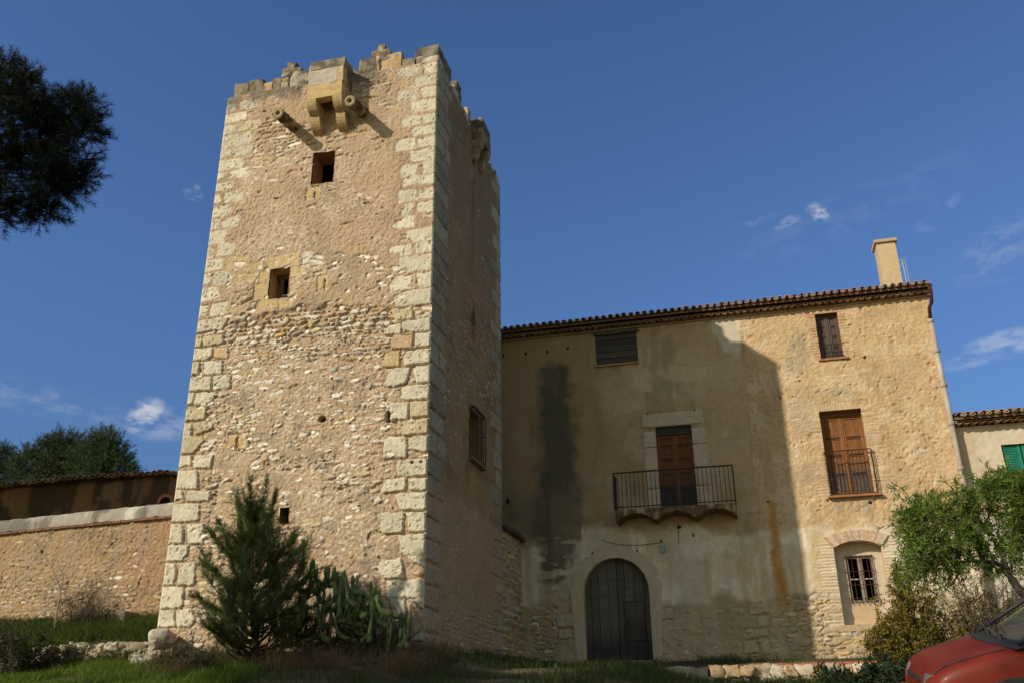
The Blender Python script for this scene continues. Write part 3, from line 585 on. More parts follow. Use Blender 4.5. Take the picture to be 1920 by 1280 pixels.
# right-hand parapet: blocks along the depth
par = MB()
def sblock(mb, ya, yb, zt, seed, col, x=TX1, dep=.46, zb=TZT-.02):
    V, Fc = rock((x-dep/2, (ya+yb)/2, (zt+zb)/2), (dep, yb-ya, zt-zb+.04), 8, .16, .035, seed)
    n = fbm(V[:, 0]*.5+V[:, 1], V[:, 2]+V[:, 0]*.3, .30, 4, seed+50)
    mb.add(V, Fc, mixc(np.ones((len(V), 3))*np.asarray(col), (.085, .075, .062), sstep(.45, .64, n)*.85))
for k, (ya, yb, zt) in enumerate(((18.5, 19.12, 17.95), (19.12, 19.42, 17.50), (19.42, 20.10, 17.78), (19.60, 20.0, 18.05), (20.1, 20.6, 17.60), (20.6, 21.1, 17.66), (22.9, 23.6, 17.52), (23.55, 24.15, 17.66), (20.62, 20.9, 17.9), (21.1, 22.02, 17.8), (22.05, 22.9, 17.5))):
    sblock(par, ya, yb, zt, 140+k, (LCH, QY, GREYST)[k % 3])
for k in range(7): sblock(par, 18.6+k*.0, 18.7, 17.5, 1, LCH) if False else None
par.build('side_parapet', MSTONE, tower)
par = MB()
for k in range(8):
    x = TX0+.1+k*.73; V, Fc = rock((x+.34, TY1-.25, TZT+.12), (.66, .45, random.uniform(.2, .6)), 6, .2, .04, 170+k); par.add(V, Fc, np.array(LCH))
    y = TY0+.65+k*.68; V, Fc = rock((TX0+.24, y+.3, TZT+.12), (.45, .62, random.uniform(.2, .6)), 6, .2, .04, 190+k); par.add(V, Fc, np.array(LCH))
par.build('rear_parapet', MSTONE, tower)

# machicolation boxes: open-bottomed stone box on two stepped corbels
def corbel(mb, place, wd, steps, col):
    """quarter-round steps; place(s, o, z): s along the wall, o out from it"""
    for (o0, o1, zt, zb) in steps:
        pr = [(o0-.3, zt), (o1, zt)]
        for k in range(1, 9):
            t = k/8*math.pi/2; pr.append((o1-(o1-o0)*(1-math.cos(t)), zt-(zt-zb)*math.sin(t)))
        pr.append((o0-.3, zb)); n = len(pr)
        V = [place(sgn*wd/2, o, z) for sgn in (-1, 1) for o, z in pr]
        mb.add(V, [tuple(range(n)), tuple(range(2*n-1, n-1, -1))]+[(i, i+n, (i+1) % n+n, (i+1) % n) for i in range(n)], col)
D_ = .62
yq = TY0-D_
bl, br = onY(578.5, 150, yq)[0], onY(643, 145, yq)[0]; bt = onY(612, 112, yq)[2]; bb = onY(612, 181, yq)[2]
mach = empty('machicolation', ((bl+br)/2, TY0, bb)); mach.parent = tower; mach.matrix_parent_inverse = Matrix.Translation(-Vector(tower['_base']))
m = MB(); mid1 = onY(612, 156, yq)[2]; mid2 = onY(612, 128, yq)[2]
def cblock(mb, a, b, col, seed, dark=.0, amp=.016):
    a, b = np.array(a), np.array(b); V, Fc = rock((a+b)/2, b-a, 8, .07, amp, seed)
    n = fbm(V[:, 0]+V[:, 1], V[:, 2], .25, 4, seed+3); c = np.ones((len(V), 3))*np.asarray(col); c *= (1+.3*(fbm(V[:, 0]+V[:, 1]*.7, V[:, 2], .15, 3, seed)-.5))[:, None]
    if dark: c = mixc(c, (.10, .09, .07), sstep(.5-dark*.2, .68-dark*.2, n)*.8)
    mb.add(V, Fc, c)
cblock(m, (bl, yq, bb), (br, yq+.22, mid1-.005), (.58, .42, .21), 301)
cblock(m, (bl+.005, yq+.004, mid1), (br-.16, yq+.22, mid2-.005), (.50, .43, .35), 302)
cblock(m, (br-.155, yq+.002, mid1), (br-.002, yq+.22, mid2-.005), (.56, .42, .23), 303)
cblock(m, (bl+.01, yq+.006, mid2), (br+.01, yq+.24, bt), (.34, .29, .21), 304, .8)
m.build('front_slab', MSTONE, mach)
for (p, q) in ((bl+.002, bl+.2), (br-.2, br-.004)):
    m = MB(); cblock(m, (p, yq+.222, bb+.02), (q, TY0+.10, mid1), (.46, .34, .19), 305); cblock(m, (p, yq+.222, mid1+.003), (q, TY0+.10, bt-.02), (.30, .25, .18), 306, .7)
    m.build('cheek_slab', MSTONE, mach)
zc = onY(612, 208, yq+.15)[2]; zd = bb-.02
for cx in (bl+.13, br-.13):
    m = MB(); pl = lambda s_, o, z, cx=cx: (cx+s_, TY0-o, z)
    corbel(m, pl, .25, ((.34, .62, bb+.0, bb-.34), (.0, .36, bb-.32, bb-.74)), (.50, .37, .19)); m.build('corbel', MSTONE, mach)
# the same on the right-hand face
ya_, yb_ = 21.1, 22.02; zb2 = 17.12; zt2 = 17.84
mach2 = empty('machicolation', (TX1, (ya_+yb_)/2, zb2)); mach2.parent = tower; mach2.matrix_parent_inverse = Matrix.Translation(-Vector(tower['_base']))
D2 = .30; m = MB(); cblock(m, (TX1+D2-.14, ya_, zb2), (TX1+D2, yb_, zb2+.36), (.30, .23, .14), 311, .4); cblock(m, (TX1+D2-.14, ya_+.005, zb2+.365), (TX1+D2-.004, yb_-.005, zt2), (.26, .22, .16), 312, .8); m.build('front_slab', MSTONE, mach2)
for (p, q) in ((ya_+.003, ya_+.2), (yb_-.2, yb_-.003)): m = MB(); cblock(m, (TX1-.1, p, zb2+.01), (TX1+D2-.142, q, zt2-.02), (.30, .23, .14), 313, .6); m.build('cheek_slab', MSTONE, mach2)
for cy in (ya_+.14, yb_-.14):
    m = MB(); pl = lambda s_, o, z, cy=cy: (TX1+o, cy+s_, z); corbel(m, pl, .26, ((.14, .30, zb2, zb2-.30), (0, .17, zb2-.28, zb2-.65)), (.32, .25, .15)); m.build('corbel', MSTONE, mach2)

# two stone water spouts
for (tp, ap) in (((522, 213), (552, 240)), ((656.5, 190), (682, 213))):
    A = onY(*ap, TY0); T = onX(*tp, A[0]); T = np.array(T); A = np.array(A); dr = (T-A)/np.linalg.norm(T-A)
    m = MB(); n = 16; pts = [A-dr*.3+(T-A+dr*.3)*k/n for k in range(n+1)]
    m.tube(pts, [.145+.012*math.sin(k*1.7) for k in range(n+1)], 18, (.27, .20, .10), False)
    V = m.v[0]; V += (np.stack([fbm(V[:, 1]*2, V[:, 2]*2+k, .2, 3, 410+k) for k in range(3)], 1)-.5)*.03
    cc = mixc(np.ones((len(V), 3))*np.array((.34, .245, .12)), (.075, .062, .045), sstep(.42, .6, fbm(V[:, 1], V[:, 0]+V[:, 2], .25, 4, 415)+.25*sstep(TY0-.2, TY0-.7, V[:, 1])-.05)); m.c[0] = cc
    # annular end with a bored hole
    e1 = np.cross(dr, [0, 0, 1]); e1 /= np.linalg.norm(e1); e2 = np.cross(e1, dr)
    ring = lambda r, o: [T+dr*o+r*(math.cos(2*math.pi*k/18)*e1+math.sin(2*math.pi*k/18)*e2) for k in range(18)]
    E_ = ring(.15, .0)+ring(.135, .02)+ring(.05, .012)+ring(.045, -.3)
    m.add(E_, [(a*18+k, a*18+(k+1) % 18, (a+1)*18+(k+1) % 18, (a+1)*18+k) for a in range(3) for k in range(18)]+[tuple(range(54, 72))], np.concatenate([np.tile((.38, .31, .19), (54, 1)), np.tile((.03, .025, .02), (18, 1))]))
    m.build('water_spout', MSTONE, tower, True)
# =================================================================== FARMHOUSE
HX0, HX1, HY, HZT = -7.7, 6.06, 26.64, 13.28
house = empty('farmhouse', ((HX0+HX1)/2, HY+4, 3.0), 'tall farmhouse of stained ochre plaster with an arched plank door and a balcony', 'house')
def TH(u, v, h): return HX0+u, HY-h, v
def hrect(x0, y0, x1, y1): return frect(x0, y0, x1, y1, HY, HX0)
ATT = hrect(1117, 624, 1195, 681); BDR = hrect(1234, 797, 1302, 949); TRW = hrect(1533, 587, 1576, 672); RDR = hrect(1546, 767, 1627, 926)
NIC = hrect(1572, 1014, 1664, 1170); INW = hrect(1592, 1037, 1645, 1128)
ax_l = onY(1096, 1150, HY)[0]-HX0; ax_r = onY(1220, 1150, HY)[0]-HX0; ACX = (ax_l+ax_r)/2; AR = (ax_r-ax_l)/2
AZ0 = onY(1157, 1238, HY)[2]; AZT = onY(1157, 1045, HY)[2]; ASP = AZT-AR
f = Field(0, HX1-HX0, 2.3, HZT, .024, .024, TH, [ATT, BDR, TRW, RDR, NIC])
u, v, px, py = f.u, f.v, f.px, f.py
wob = lambda s, a, sc=.5: (fbm(u, v, sc, 4, s)-.5)*a
f.h = wob(501, .05, 1.8)+wob(502, .012, .4)
c = np.ones(u.shape+(3,))*np.array((.49, .350, .205))
c = mixc(c, (.42, .285, .16), sstep(.45, .7, fbm(u, v, 1.7, 4, 503))*.7)
c = mixc(c, (.56, .43, .28), sstep(.52, .75, fbm(u, v, 1.1, 4, 504))*.7)
c = mixc(c, (.36, .31, .22), sstep(.55, .75, fbm(u, v*1.8, 1.3, 5, 505))*.5*sstep(1150, 1350, px))
c = mixc(c, (.34, .225, .115), sstep(1260, 1040, px+wob(551, 160, 1.2))*.85)  # painted shade: plaster colour darkens towards the tower
c = mixc(c, (.57, .45, .31), sstep(.54, .62, fbm(u, v*1.4, .7, 5, 552))*.35*sstep(1080, 1200, px))
c = mixc(c, (.26, .20, .13), sstep(.60, .70, fbm(u*2.2, v*.35, .7, 5, 553))*.45)
# roughcast part on the right
bx = 1388+np.clip(py-600, 0, 600)*.095+wob(506, 26, .4)
rough = sstep(bx-2, bx+3, px)
rn = fbm(u+v*.5, v*1.5-u*.3, .15, 3, 507, .6); rh = (.5-np.abs(rn-.5)*2.2)*.014+(fbm(u, v, .055, 2, 508)-.5)*.024+RNG.normal(size=u.shape)*.0022-.03*sstep(.66, .75, fbm(u, v, .12, 3, 509))*sstep(.5, .6, fbm(u, v, .8, 2, 519))
f.h += rough*(rh+.018)*sstep(1010, 970, py)
cr = np.ones_like(c)*np.array((.575, .405, .230)); cr = mixc(cr, (.50, .335, .185), sstep(.45, .7, fbm(u, v, .8, 4, 509))*.6); cr = mixc(cr, (.62, .47, .30), sstep(.55, .75, fbm(u, v, .9, 4, 510))*.6)
cr = mixc(cr, (.66, .52, .35), sstep(.57, .64, fbm(u, v, .5, 5, 554))*.5); cr = mixc(cr, (.43, .30, .17), sstep(.60, .68, fbm(u*1.6, v*.6, .6, 5, 555))*.5)
cr *= (1+.25*(fbm(u, v, .06, 3, 511)-.5))[..., None]
c = mixc(c, cr, rough)
# grey weather streaks on the roughcast
for (x, y, w_, h_, a) in ((1495, 660, 22, 40, .6), (1570, 735, 30, 10, .6), (1500, 770, 25, 60, .35), (1700, 700, 30, 30, .2), (1520, 900, 30, 30, .35), (1600, 955, 60, 14, .4), (1680, 900, 30, 30, .25)):
    c = mixc(c, (.34, .29, .22), sstep(1., .2, np.hypot((px-x)/w_/1.3, (py-y)/h_/1.3)+wob(int(x), 1.2, .4))*a)
# paler cement band along the foot, with an uneven edge
lowb = sstep(-8, 8, py-(990+wob(512, 50, .9)+np.where(px < 1090, 30, 0)))
pale = np.ones_like(c)*np.array((.80, .71, .55)); pale = mixc(pale, (.58, .49, .34), sstep(.45, .7, fbm(u, v, .7, 5, 513))*.7); pale = mixc(pale, (.58, .42, .22), sstep(.55, .72, fbm(u*3.5, v*.5, .9, 4, 514))*.6)
c = mixc(c, pale, lowb*.92); f.h += lowb*.015
f.h += lowb*(fbm(u, v, .25, 4, 515)-.5)*.03
dirt = sstep(-10, 14, py-(1120+wob(516, 60, .8))); c = mixc(c, (.42, .32, .19), dirt*.8); f.h += dirt*(fbm(u, v, .12, 4, 517)-.5)*.05
c = mixc(c, (.34, .31, .17), dirt*sstep(.5, .66, fbm(u, v, .8, 4, 518))*.6*sstep(1450, 1380, px))
# paler patch under the eaves
pat = sstep(-6, 4, px-(1340+wob(520, 40, .4)))*sstep(4, -4, px-1389)*sstep(4, -8, py-(662+wob(521, 26, .3)-np.clip(1365-px, 0, 40)*1.2))
c = mixc(c, (.60, .52, .40), pat)
# plaster repairs
for (x, y, w_, h_) in ((1207, 715, 22, 26), (1360, 812, 8, 9), (1240, 1029, 9, 9), (1290, 700, 60, 20)):
    c = mixc(c, (.60, .47, .30), sstep(1., .5, np.hypot((px-x)/w_, (py-y)/h_)+wob(int(x)+1, .9, .25))*.7)
# black-green damp stain below the broken gutter
sw = np.interp(py, [660, 690, 720, 780, 850, 930, 990, 1040, 1110, 1130], [14, 20, 25, 28, 29, 32, 40, 26, 22, 4]); sc_ = np.interp(py, [660, 700, 850, 1000, 1120], [1036, 1040, 1047, 1042, 1040])
ed = np.abs(px-sc_+wob(530, 26, .35)+wob(531, 12, .12))/sw
st = sstep(1.75, .45, ed+.5*(fbm(u, v*.6, .22, 4, 537)-.5))*sstep(668, 700, py+wob(532, 22, .3))*sstep(1135, 1070, py+wob(533, 60, .25))
st *= 1-.75*sstep(.50, .62, fbm(u, v*3.2, .45, 4, 534))*sstep(960, 1030, py)
st *= .72+.42*fbm(u*5, v*.4, .5, 4, 556)
c = mixc(c, (.095, .092, .068), np.clip(st*1.05, 0, .92))
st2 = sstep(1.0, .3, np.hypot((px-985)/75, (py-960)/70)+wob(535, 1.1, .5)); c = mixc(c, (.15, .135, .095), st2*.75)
st3 = sstep(.5, .75, fbm(u*2.5, v*.5, 1.2, 4, 536))*sstep(1130, 1060, px)*sstep(660, 760, py); c = mixc(c, (.28, .22, .145), st3*.4)
# rust run
rl = np.interp(py, [938, 1030, 1150], [1447, 1455, 1472]); rw = np.interp(py, [938, 1000, 1150], [5, 9, 14])
c = mixc(c, (.50, .285, .085), sstep(1.45, .35, np.abs(px-rl+wob(540, 9, .2)+wob(542, 6, .07))/rw)*sstep(938, 944, py)*sstep(1185, 1110, py)*(.75+.5*fbm(u*4, v*.8, .5, 3, 543)))
for (x, wd, a) in ((1505, 9, .45), (1530, 14, .5), (1385, 5, .3), (1552, 5, .3)):
    c = mixc(c, (.56, .38, .15), sstep(1., .3, np.abs(px-x-(py-1050)*.1+wob(int(x), 14, .3))/wd)*sstep(985, 1010, py)*sstep(1130, 1080, py)*a)
f.col = c*(1+.16*(fbm(u, v, .035, 3, 541)-.5))[..., None]
# rubble showing at the foot
def dens_h(x, y, cu, cv):
    if y > 1245: return 0
    if 965 < x < 1048 and y > 1135: return .92
    if 1048 < x < 1093 and y > 1150: return 0
    if 1225 < x < 1400 and y > 1140: return .28
    if 1400 < x < 1470 and y > 1120: return .45
    if 1470 < x < 1560 and y > 1115: return .9
    if 1560 < x < 1660 and y > 1180: return .8
    if 1660 < x and y > 1120: return .3
    if 1400 < x < 1800 and 600 < y < 980: return .045
    return 0
courses(f, 1.5, 13.7, 2.4, 13, dens_h, 21, .08, .17, (.14, .42), (.012, .05), [(OCHRE, 3), (CREAM, 4), (GREYST, 3), ((.42, .32, .2), 4)], .045)
for k, q in enumerate(((1402, 1131, 1441, 1152), (1419, 1154, 1444, 1176), (1403, 1180, 1440, 1196), (1392, 1200, 1422, 1226), (1425, 1200, 1446, 1228), (1042, 1150, 1090, 1176), (1045, 1179, 1072, 1198), (1074, 1179, 1094, 1198), (1225, 1140, 1262, 1162), (1226, 1168, 1240, 1200), (1542, 1122, 1556, 1130), (1224, 1205, 1250, 1228))):
    a, b, d, e = hrect(q[0], q[1], q[2], q[3]); f.poly([(a, d), (b, d+.03), (b-.02, e), (a+.03, e-.02)], .045, .03, (.54, .44, .28), .04, .04, .012, 600+k)
# vent holes, nail holes, small scars
for (x, y, w_, h_) in ((943, 667, .045, .05), (985, 663, .05, .055), (1026, 659, .05, .055), (1064, 652, .05, .055), (951, 940, .05, .09), (1273, 987, .08, .06), (1300, 1003, .02, .05), (1240, 1014, .02, .05), (1195, 1033, .02, .05), (1112, 1038, .02, .05), (1622, 670, .05, .03), (1505, 700, .02, .02), (1633, 942, .05, .04), (1552, 938, .03, .03), (1440, 940, .05, .025), (1215, 777, .02, .05), (1302, 770, .02, .05), (1463, 745, .02, .02), (1690, 880, .03, .02)):
    P_ = onY(x, y, HY); f.dent(P_[0]-HX0, P_[2], w_, h_, .12, (.05, .035, .025), 2.5, .6)
# dressed stone round the balcony door
a, b, d, e = BDR; pl = hrect(1206, 772, 1322, 870)
ST = (.545, .445, .315)
f.poly([(pl[0], e+.0), (pl[1], e+.0), (pl[1], pl[3]), (pl[0], pl[3])], .03, .012, ST, .012, .012, .006, 650, .1, 0, .1)
for (p, q, s_) in ((pl[0], a, 0), (b, pl[1]+.05, 7)):
    zz = d-.05
    for hh in (.62, .55, .7, .5):
        if zz < e-.05: f.poly([(p, zz), (q, zz), (q, min(zz+hh, e)-.01), (p, min(zz+hh, e)-.01)], .03, .012, np.array(ST)*random.uniform(.95, 1.03), .012, .012, .006, 651+s_+int(zz*10), .1, 0, .1)
        zz += hh
# brick jambs showing through the roughcast
def jamb(rc, w_, seed, pitch=.085, cols=((.585, .43, .265), (.55, .375, .225), (.62, .49, .33)), head=True, only=.72):
    a, b, d, e = rc; r = random.Random(seed); zz = d-.1
    while zz < e+.02:
        for (s0, s1) in ((a-w_*r.uniform(.6, 1.1), a), (b, b+w_*r.uniform(.6, 1.1))):
            if r.random() < only: f.poly([(s0, zz), (s1, zz), (s1, zz+pitch*.62), (s0, zz+pitch*.62)], .018, .012, np.array(r.choice(cols))*r.uniform(.85, 1.1), .01, .012, .006, r.randrange(9999), .15, 0, .1)
        zz += pitch
    if head:
        x = a-.15
        while x < b+.15: f.poly([(x, e+.01), (x+.055, e+.01), (x+.055, e+.22), (x, e+.22)], .016, .012, np.array(r.choice(cols))*r.uniform(.9, 1.1), .01, .012, .006, r.randrange(9999), .15, 0, .1); x += .075
jamb(RDR, .42, 61); jamb(TRW, .28, 62, .09, ((.58, .43, .28), (.55, .27, .15), (.57, .42, .27)), False, .7)
jamb(NIC, .55, 63, .085, ((.62, .48, .34), (.58, .40, .26), (.66, .54, .40)), False, .8)
# cells under the arched door are cut away
uc = (f.us[1:]+f.us[:-1])/2; vc = (f.vs[1:]+f.vs[:-1])/2; UC, VC = np.meshgrid(uc, vc)
f.cut |= (np.abs(UC-ACX) < AR+.05) & (VC < ASP) & (VC > AZ0-.02) | (np.hypot(UC-ACX, VC-ASP) < AR+.05) & (VC >= ASP)
f.build('front_wall', MPL, house)
# rest of the shell
m = MB(); pc = (.50, .36, .22)
m.box((HX0, HY+8.7, 2.3), (HX1-.002, HY+9, HZT-.05), pc); m.box((HX1-.35, HY+.03, 2.3), (HX1-.004, HY+8.7, HZT-.02), pc); m.box((HX0, HY+.06, 2.3), (HX0+.3, HY+8.7, HZT-.02), pc)
m.build('rear_walls', MPL, house)

def strip(mb, inner, outer, y0, y1, col):
    """a band between two matched outlines (x,z), with thickness along y"""
    n = len(inner); V = [(x, y0, z) for x, z in inner]+[(x, y0, z) for x, z in outer]+[(x, y1, z) for x, z in inner]+[(x, y1, z) for x, z in outer]
    Fc = []
    for i in range(n-1):
        Fc += [(i, i+1, n+i+1, n+i), (2*n+i, 3*n+i, 3*n+i+1, 2*n+i+1), (i, 2*n+i, 2*n+i+1, i+1), (n+i, n+i+1, 3*n+i+1, 3*n+i)]
    Fc += [(0, n, 3*n, 2*n), (n-1, 3*n-1, 4*n-1, 2*n-1)]
    mb.add(V, Fc, col)
# ---- arched door
door = empty('door', (HX0+ACX, HY, AZ0)); door.parent = house; door.matrix_parent_inverse = Matrix.Translation(-Vector(house['_base']))
cx = HX0+ACX; NS = 40
inn, out = [], []
for k in range(NS+1):
    t = math.pi*k/NS; w_ = .36+.05*math.sin(k*1.3)+.03*math.sin(k*3.1)
    inn.append((cx+AR*math.cos(t), ASP+AR*math.sin(t))); out.append((cx+(AR+w_)*math.cos(t), ASP+(AR+w_)*math.sin(t)))
inn = [(cx+AR, AZ0)]+inn+[(cx-AR, AZ0)]; out = [(cx+AR+.25, AZ0)]+out+[(cx-AR-.25, AZ0)]
# subdivide the jambs so that the plaster can wander
m = MB(); strip(m, inn, out, HY-.052, HY+.34, (.55, .455, .32)); V = m.v[0]
m.c[0] = np.ones((len(V), 3))*np.array((.56, .465, .33))*(1+.3*(fbm(V[:, 0], V[:, 2], .4, 3, 801)-.5))[:, None]
sur = m.build('door_surround', MPL, door)
def planks(mb, x0, x1, z0, topf, y, wd, seed, base=(.125, .112, .092), th=.05, low=(.05, .048, .055)):
    r = random.Random(seed); x = x0
    while x < x1-.02:
        w_ = min(wd*r.uniform(.8, 1.2), x1-x)
        if x1-x-w_ < .06: w_ = x1-x
        b = np.array(base)*r.uniform(.75, 1.2); nz_ = 14
        zt = topf(x+w_/2); V = []; C = []
        yy = y+r.uniform(-.008, .008)
        for k in range(nz_+1):
            z = z0+(zt-z0)*k/nz_+(r.uniform(-.02, .02) if k == 0 else 0)
            for (a, b2) in ((x+.006, yy), (x+w_-.006, yy), (x+w_-.006, yy+th), (x+.006, yy+th)): V.append((a, b2, z)); C.append(b*(1-sstep(.9, .3, z-z0))+np.array(low)*r.uniform(.8, 1.1)*sstep(.9, .3, z-z0))
        Fc = [(4*i+j, 4*i+(j+1) % 4, 4*i+4+(j+1) % 4, 4*i+4+j) for i in range(nz_) for j in range(4)]+[(0, 3, 2, 1), (4*nz_, 4*nz_+1, 4*nz_+2, 4*nz_+3)]
        mb.add(V, Fc, np.array(C)); x += w_
yd = HY+.24
topf = lambda x: ASP+math.sqrt(max((AR+.1)**2-(x-cx)**2, 0.01))
for s_, (xa, xb) in enumerate(((cx-AR-.03, cx-.006), (cx+.006, cx+AR+.03))):
    m = MB(); planks(m, xa, xb, AZ0+.05, topf, yd, .26, 31+s_)
    zz = AZ0+.35
    while zz < ASP+.75:
        x = xa+.08
        while x < xb-.03:
            if (x-cx)**2+max(zz-ASP, 0)**2 < (AR-.06)**2: m.box((x-.014, yd-.022, zz-.014), (x+.014, yd-.004, zz+.014), (.03, .025, .022), .006)
            x += .115
        zz += .47
    leaf = m.build('door_leaf', MWOODC, door)
    if s_ == 1:
        # wicket cut into the right leaf
        wk = MB(); xa2, xb2, z1, z2 = cx+.16, cx+.74, AZ0+.52, AZ0+1.58
        for (p, q) in (((xa2, z1), (xa2+.02, z2)), ((xb2, z1), (xb2+.02, z2)), ((xa2, z1), (xb2, z1+.02)), ((xa2, z2), (xb2, z2+.02))): wk.box((p[0], yd-.024, p[1]), (q[0], yd-.012, q[1]), (.03, .026, .022))
        planks(wk, xa2+.02, xb2, z1+.02, lambda x: z2, yd-.020, .19, 44, (.105, .092, .074), .012, (.07, .06, .055)); w_ = wk.build('wicket', MWOODC, leaf)
        m = MB(); m.box((xa2+.07, yd-.05, z1+.42), (xa2+.11, yd-.018, z1+.62), (.03, .025, .02), .006); m.build('latch', MIRON, w_)
m = MB(); m.box((cx-AR-.2, HY+.3, AZ0-.1), (cx+AR+.2, HY+1.4, AZT+.2)); m.build('dark_interior', MDARK, door)
m = MB(); r = random.Random(5); x = cx-AR-.35
for k in range(6):
    w_ = r.uniform(.32, .55); V, Fc = rock((x+w_/2, HY-.12+r.uniform(-.02, .02), AZ0-.14), (w_, .62, .26), 7, .2, .03, 900+k); m.add(V, Fc, np.array((.42, .31, .21))*r.uniform(.8, 1.15)); x += w_+.01
m.build('doorstep', MSTONE, door)

def leafdoor(parent, rc, y, base, low, panes, seed, slat_from=None, dark_top=0., name='shutter', depth=.05, mid=.09):
    """a pair of panelled leaves filling an opening; panes = fractions where rails cross"""
    a, b, d, e = rc; x0, x1 = HX0+a, HX0+b; xm = (x0+x1)/2; r = random.Random(seed)
    for s_ in (0, 1):
        p, q = ((x0+.01, xm-.004), (xm+.004, x1-.01))[s_]; m = MB(); st_ = .085
        def cc(z, k=1.):
            t = np.clip((z-d)/(e-d), 0, 1); return (np.array(base)*sstep(.22, .42, t)+np.array(low)*(1-sstep(.22, .42, t)))*k
        nz_ = 10
        for i in range(nz_):
            za, zb = d+.02+(e-d-.03)*i/nz_, d+.02+(e-d-.03)*(i+1)/nz_; zc_ = (za+zb)/2
            m.box((p, y, za), (p+st_, y+depth, zb), cc(zc_, r.uniform(.9, 1.05))); m.box((q-st_, y, za), (q, y+depth, zb), cc(zc_, r.uniform(.9, 1.05)))
            wv = (q-p-2*st_)/3
            for w3 in range(3): m.box((p+st_+w3*wv+.002, y+.022, za), (p+st_+(w3+1)*wv-.002, y+.04, zb), cc(zc_, (.82, .9, .78)[w3]*r.uniform(.92, 1.06)))
        for t in panes:
            z = d+(e-d)*t; m.box((p+st_, y+.004, z-.045), (q-st_, y+depth-.002, z+.045), cc(z, .85)); m.box((p+st_, y-.016, z-.010), (q-st_, y+.004, z+.030), np.array((.045, .032, .022)))
        m.box((p, y-.002, d), (q, y+depth, d+.11), cc(d, 1.)); m.box((p, y-.002, e-.10), (q, y+depth, e), cc(e, .9))
        m.build(name, MWOODC, parent)
    m = MB(); m.box((xm-.03, y-.02, d+.02), (xm+.03, y-.003, e-.04), np.array(base)*.95); m.build('cover_strip', MWOODC, parent)

# ---- balcony door + balcony
o = liner('balcony_door', *BDR, HY, .25, HX0, house, (.40, .31, .2))
a, b, d, e = BDR
m = MB(); m.box((HX0+a, HY+.10, e-.20), (HX0+b, HY+.22, e-.002), (.05, .04, .03)).box((HX0+a, HY+.07, e-.24), (HX0+b, HY+.2, e-.2), (.08, .065, .05)); m.build('blind_box', MWOODC, o)
leafdoor(o, (a, b, d, e-.245), HY+.14, (.19, .075, .022), (.055, .05, .055), (.27, .46, .66, .85), 71, name='door_leaf')
PJ = .72; yb = HY-PJ
bx0, bx1 = onY(1151, 920, yb)[0], onY(1376, 905, yb)[0]; bz0 = onY(1265, 948, yb)[2]; bz1 = onY(1262, 879, yb)[2]
bal = empty('balcony', ((bx0+bx1)/2, HY, bz0)); bal.parent = house; bal.matrix_parent_inverse = Matrix.Translation(-Vector(house['_base']))
pr = [(bx0, bz0-.005), (bx0, bz0-.33)]; nA = 3; wA = (bx1-bx0)/nA
for k in range(nA):
    xs, xe = bx0+k*wA+.05, bx0+(k+1)*wA-.05
    for i in range(13):
        t = i/12; pr.append((xs+(xe-xs)*t, bz0-.33+.21*math.sin(math.pi*t)**.7))
pr += [(bx1, bz0-.33), (bx1, bz0-.005)]
m = MB(); ny = 8
for j in range(ny):
    y0_, y1_ = yb+.02+(PJ-.03)*j/ny, yb+.02+(PJ-.03)*(j+1)/ny
    top = [(x, bz0-.005) for x, z in pr]
    # front / back caps only at the ends: strips of quads
    if j == 0:
        for i in range(1, len(pr)-2):
            m.add([(pr[i][0], y0_, pr[i][1]), (pr[i+1][0], y0_, pr[i+1][1]), (pr[i+1][0], y0_, (pr[i+1][1]+bz0)/2), (pr[i][0], y0_, (pr[i][1]+bz0)/2), (pr[i+1][0], y0_, bz0-.005), (pr[i][0], y0_, bz0-.005)], [(0, 1, 2, 3), (3, 2, 4, 5)], (.17, .10, .055))
    for i in range(1, len(pr)-2): m.add([(pr[i][0], y0_, pr[i][1]), (pr[i+1][0], y0_, pr[i+1][1]), (pr[i+1][0], y1_, pr[i+1][1]), (pr[i][0], y1_, pr[i][1])], [(0, 1, 2, 3)], (.20, .14, .07))
m.box((bx0, yb+.021, bz0-.06), (bx1, HY-.012, bz0-.004), (.38, .25, .15))
m.add([(bx0, yb+.02, bz0-.33), (bx0, HY-.01, bz0-.33), (bx0, HY-.01, bz0-.06), (bx0, yb+.02, bz0-.06), (bx1, yb+.02, bz0-.33), (bx1, HY-.01, bz0-.33), (bx1, HY-.01, bz0-.06), (bx1, yb+.02, bz0-.06)], [(0, 1, 2, 3), (4, 5, 6, 7)], (.30, .2, .12))
for q in range(len(m.v)):
    V = m.v[q]; n = fbm(V[:, 0]*4, V[:, 2]*1.2, .3, 4, 820); m.c[q] = mixc(m.c[q], (.58, .42, .26), sstep(.55, .7, n)*.8*(V[:, 1] < yb+.03)); m.c[q] = mixc(m.c[q], (.10, .06, .035), sstep(.45, .3, n)*.6)
m.build('slab', MSTONE, bal)
m = MB()
zt, zb_ = bz1, bz0+.06
m.tube([(bx0, HY-.02, zt), (bx0, yb, zt), (bx1, yb, zt), (bx1, HY-.02, zt)], .022, 6).tube([(bx0, HY-.02, zb_), (bx0, yb, zb_), (bx1, yb, zb_), (bx1, HY-.02, zb_)], .016, 6)
nb = 28
for k in range(nb+1): x = bx0+(bx1-bx0)*k/nb; m.tube([(x, yb, bz0-(.02 if k % nb == 0 else 0)), (x+random.uniform(-.008, .008), yb, (zt+zb_)/2), (x, yb, zt)], .010 if 0 < k < nb else .02, 5)
for x in (bx0, bx1):
    for k in range(1, 6): m.tube([(x, yb+PJ*k/6, zb_), (x, yb+PJ*k/6, zt)], .010, 5)
m.build('railing', MIRON, bal)

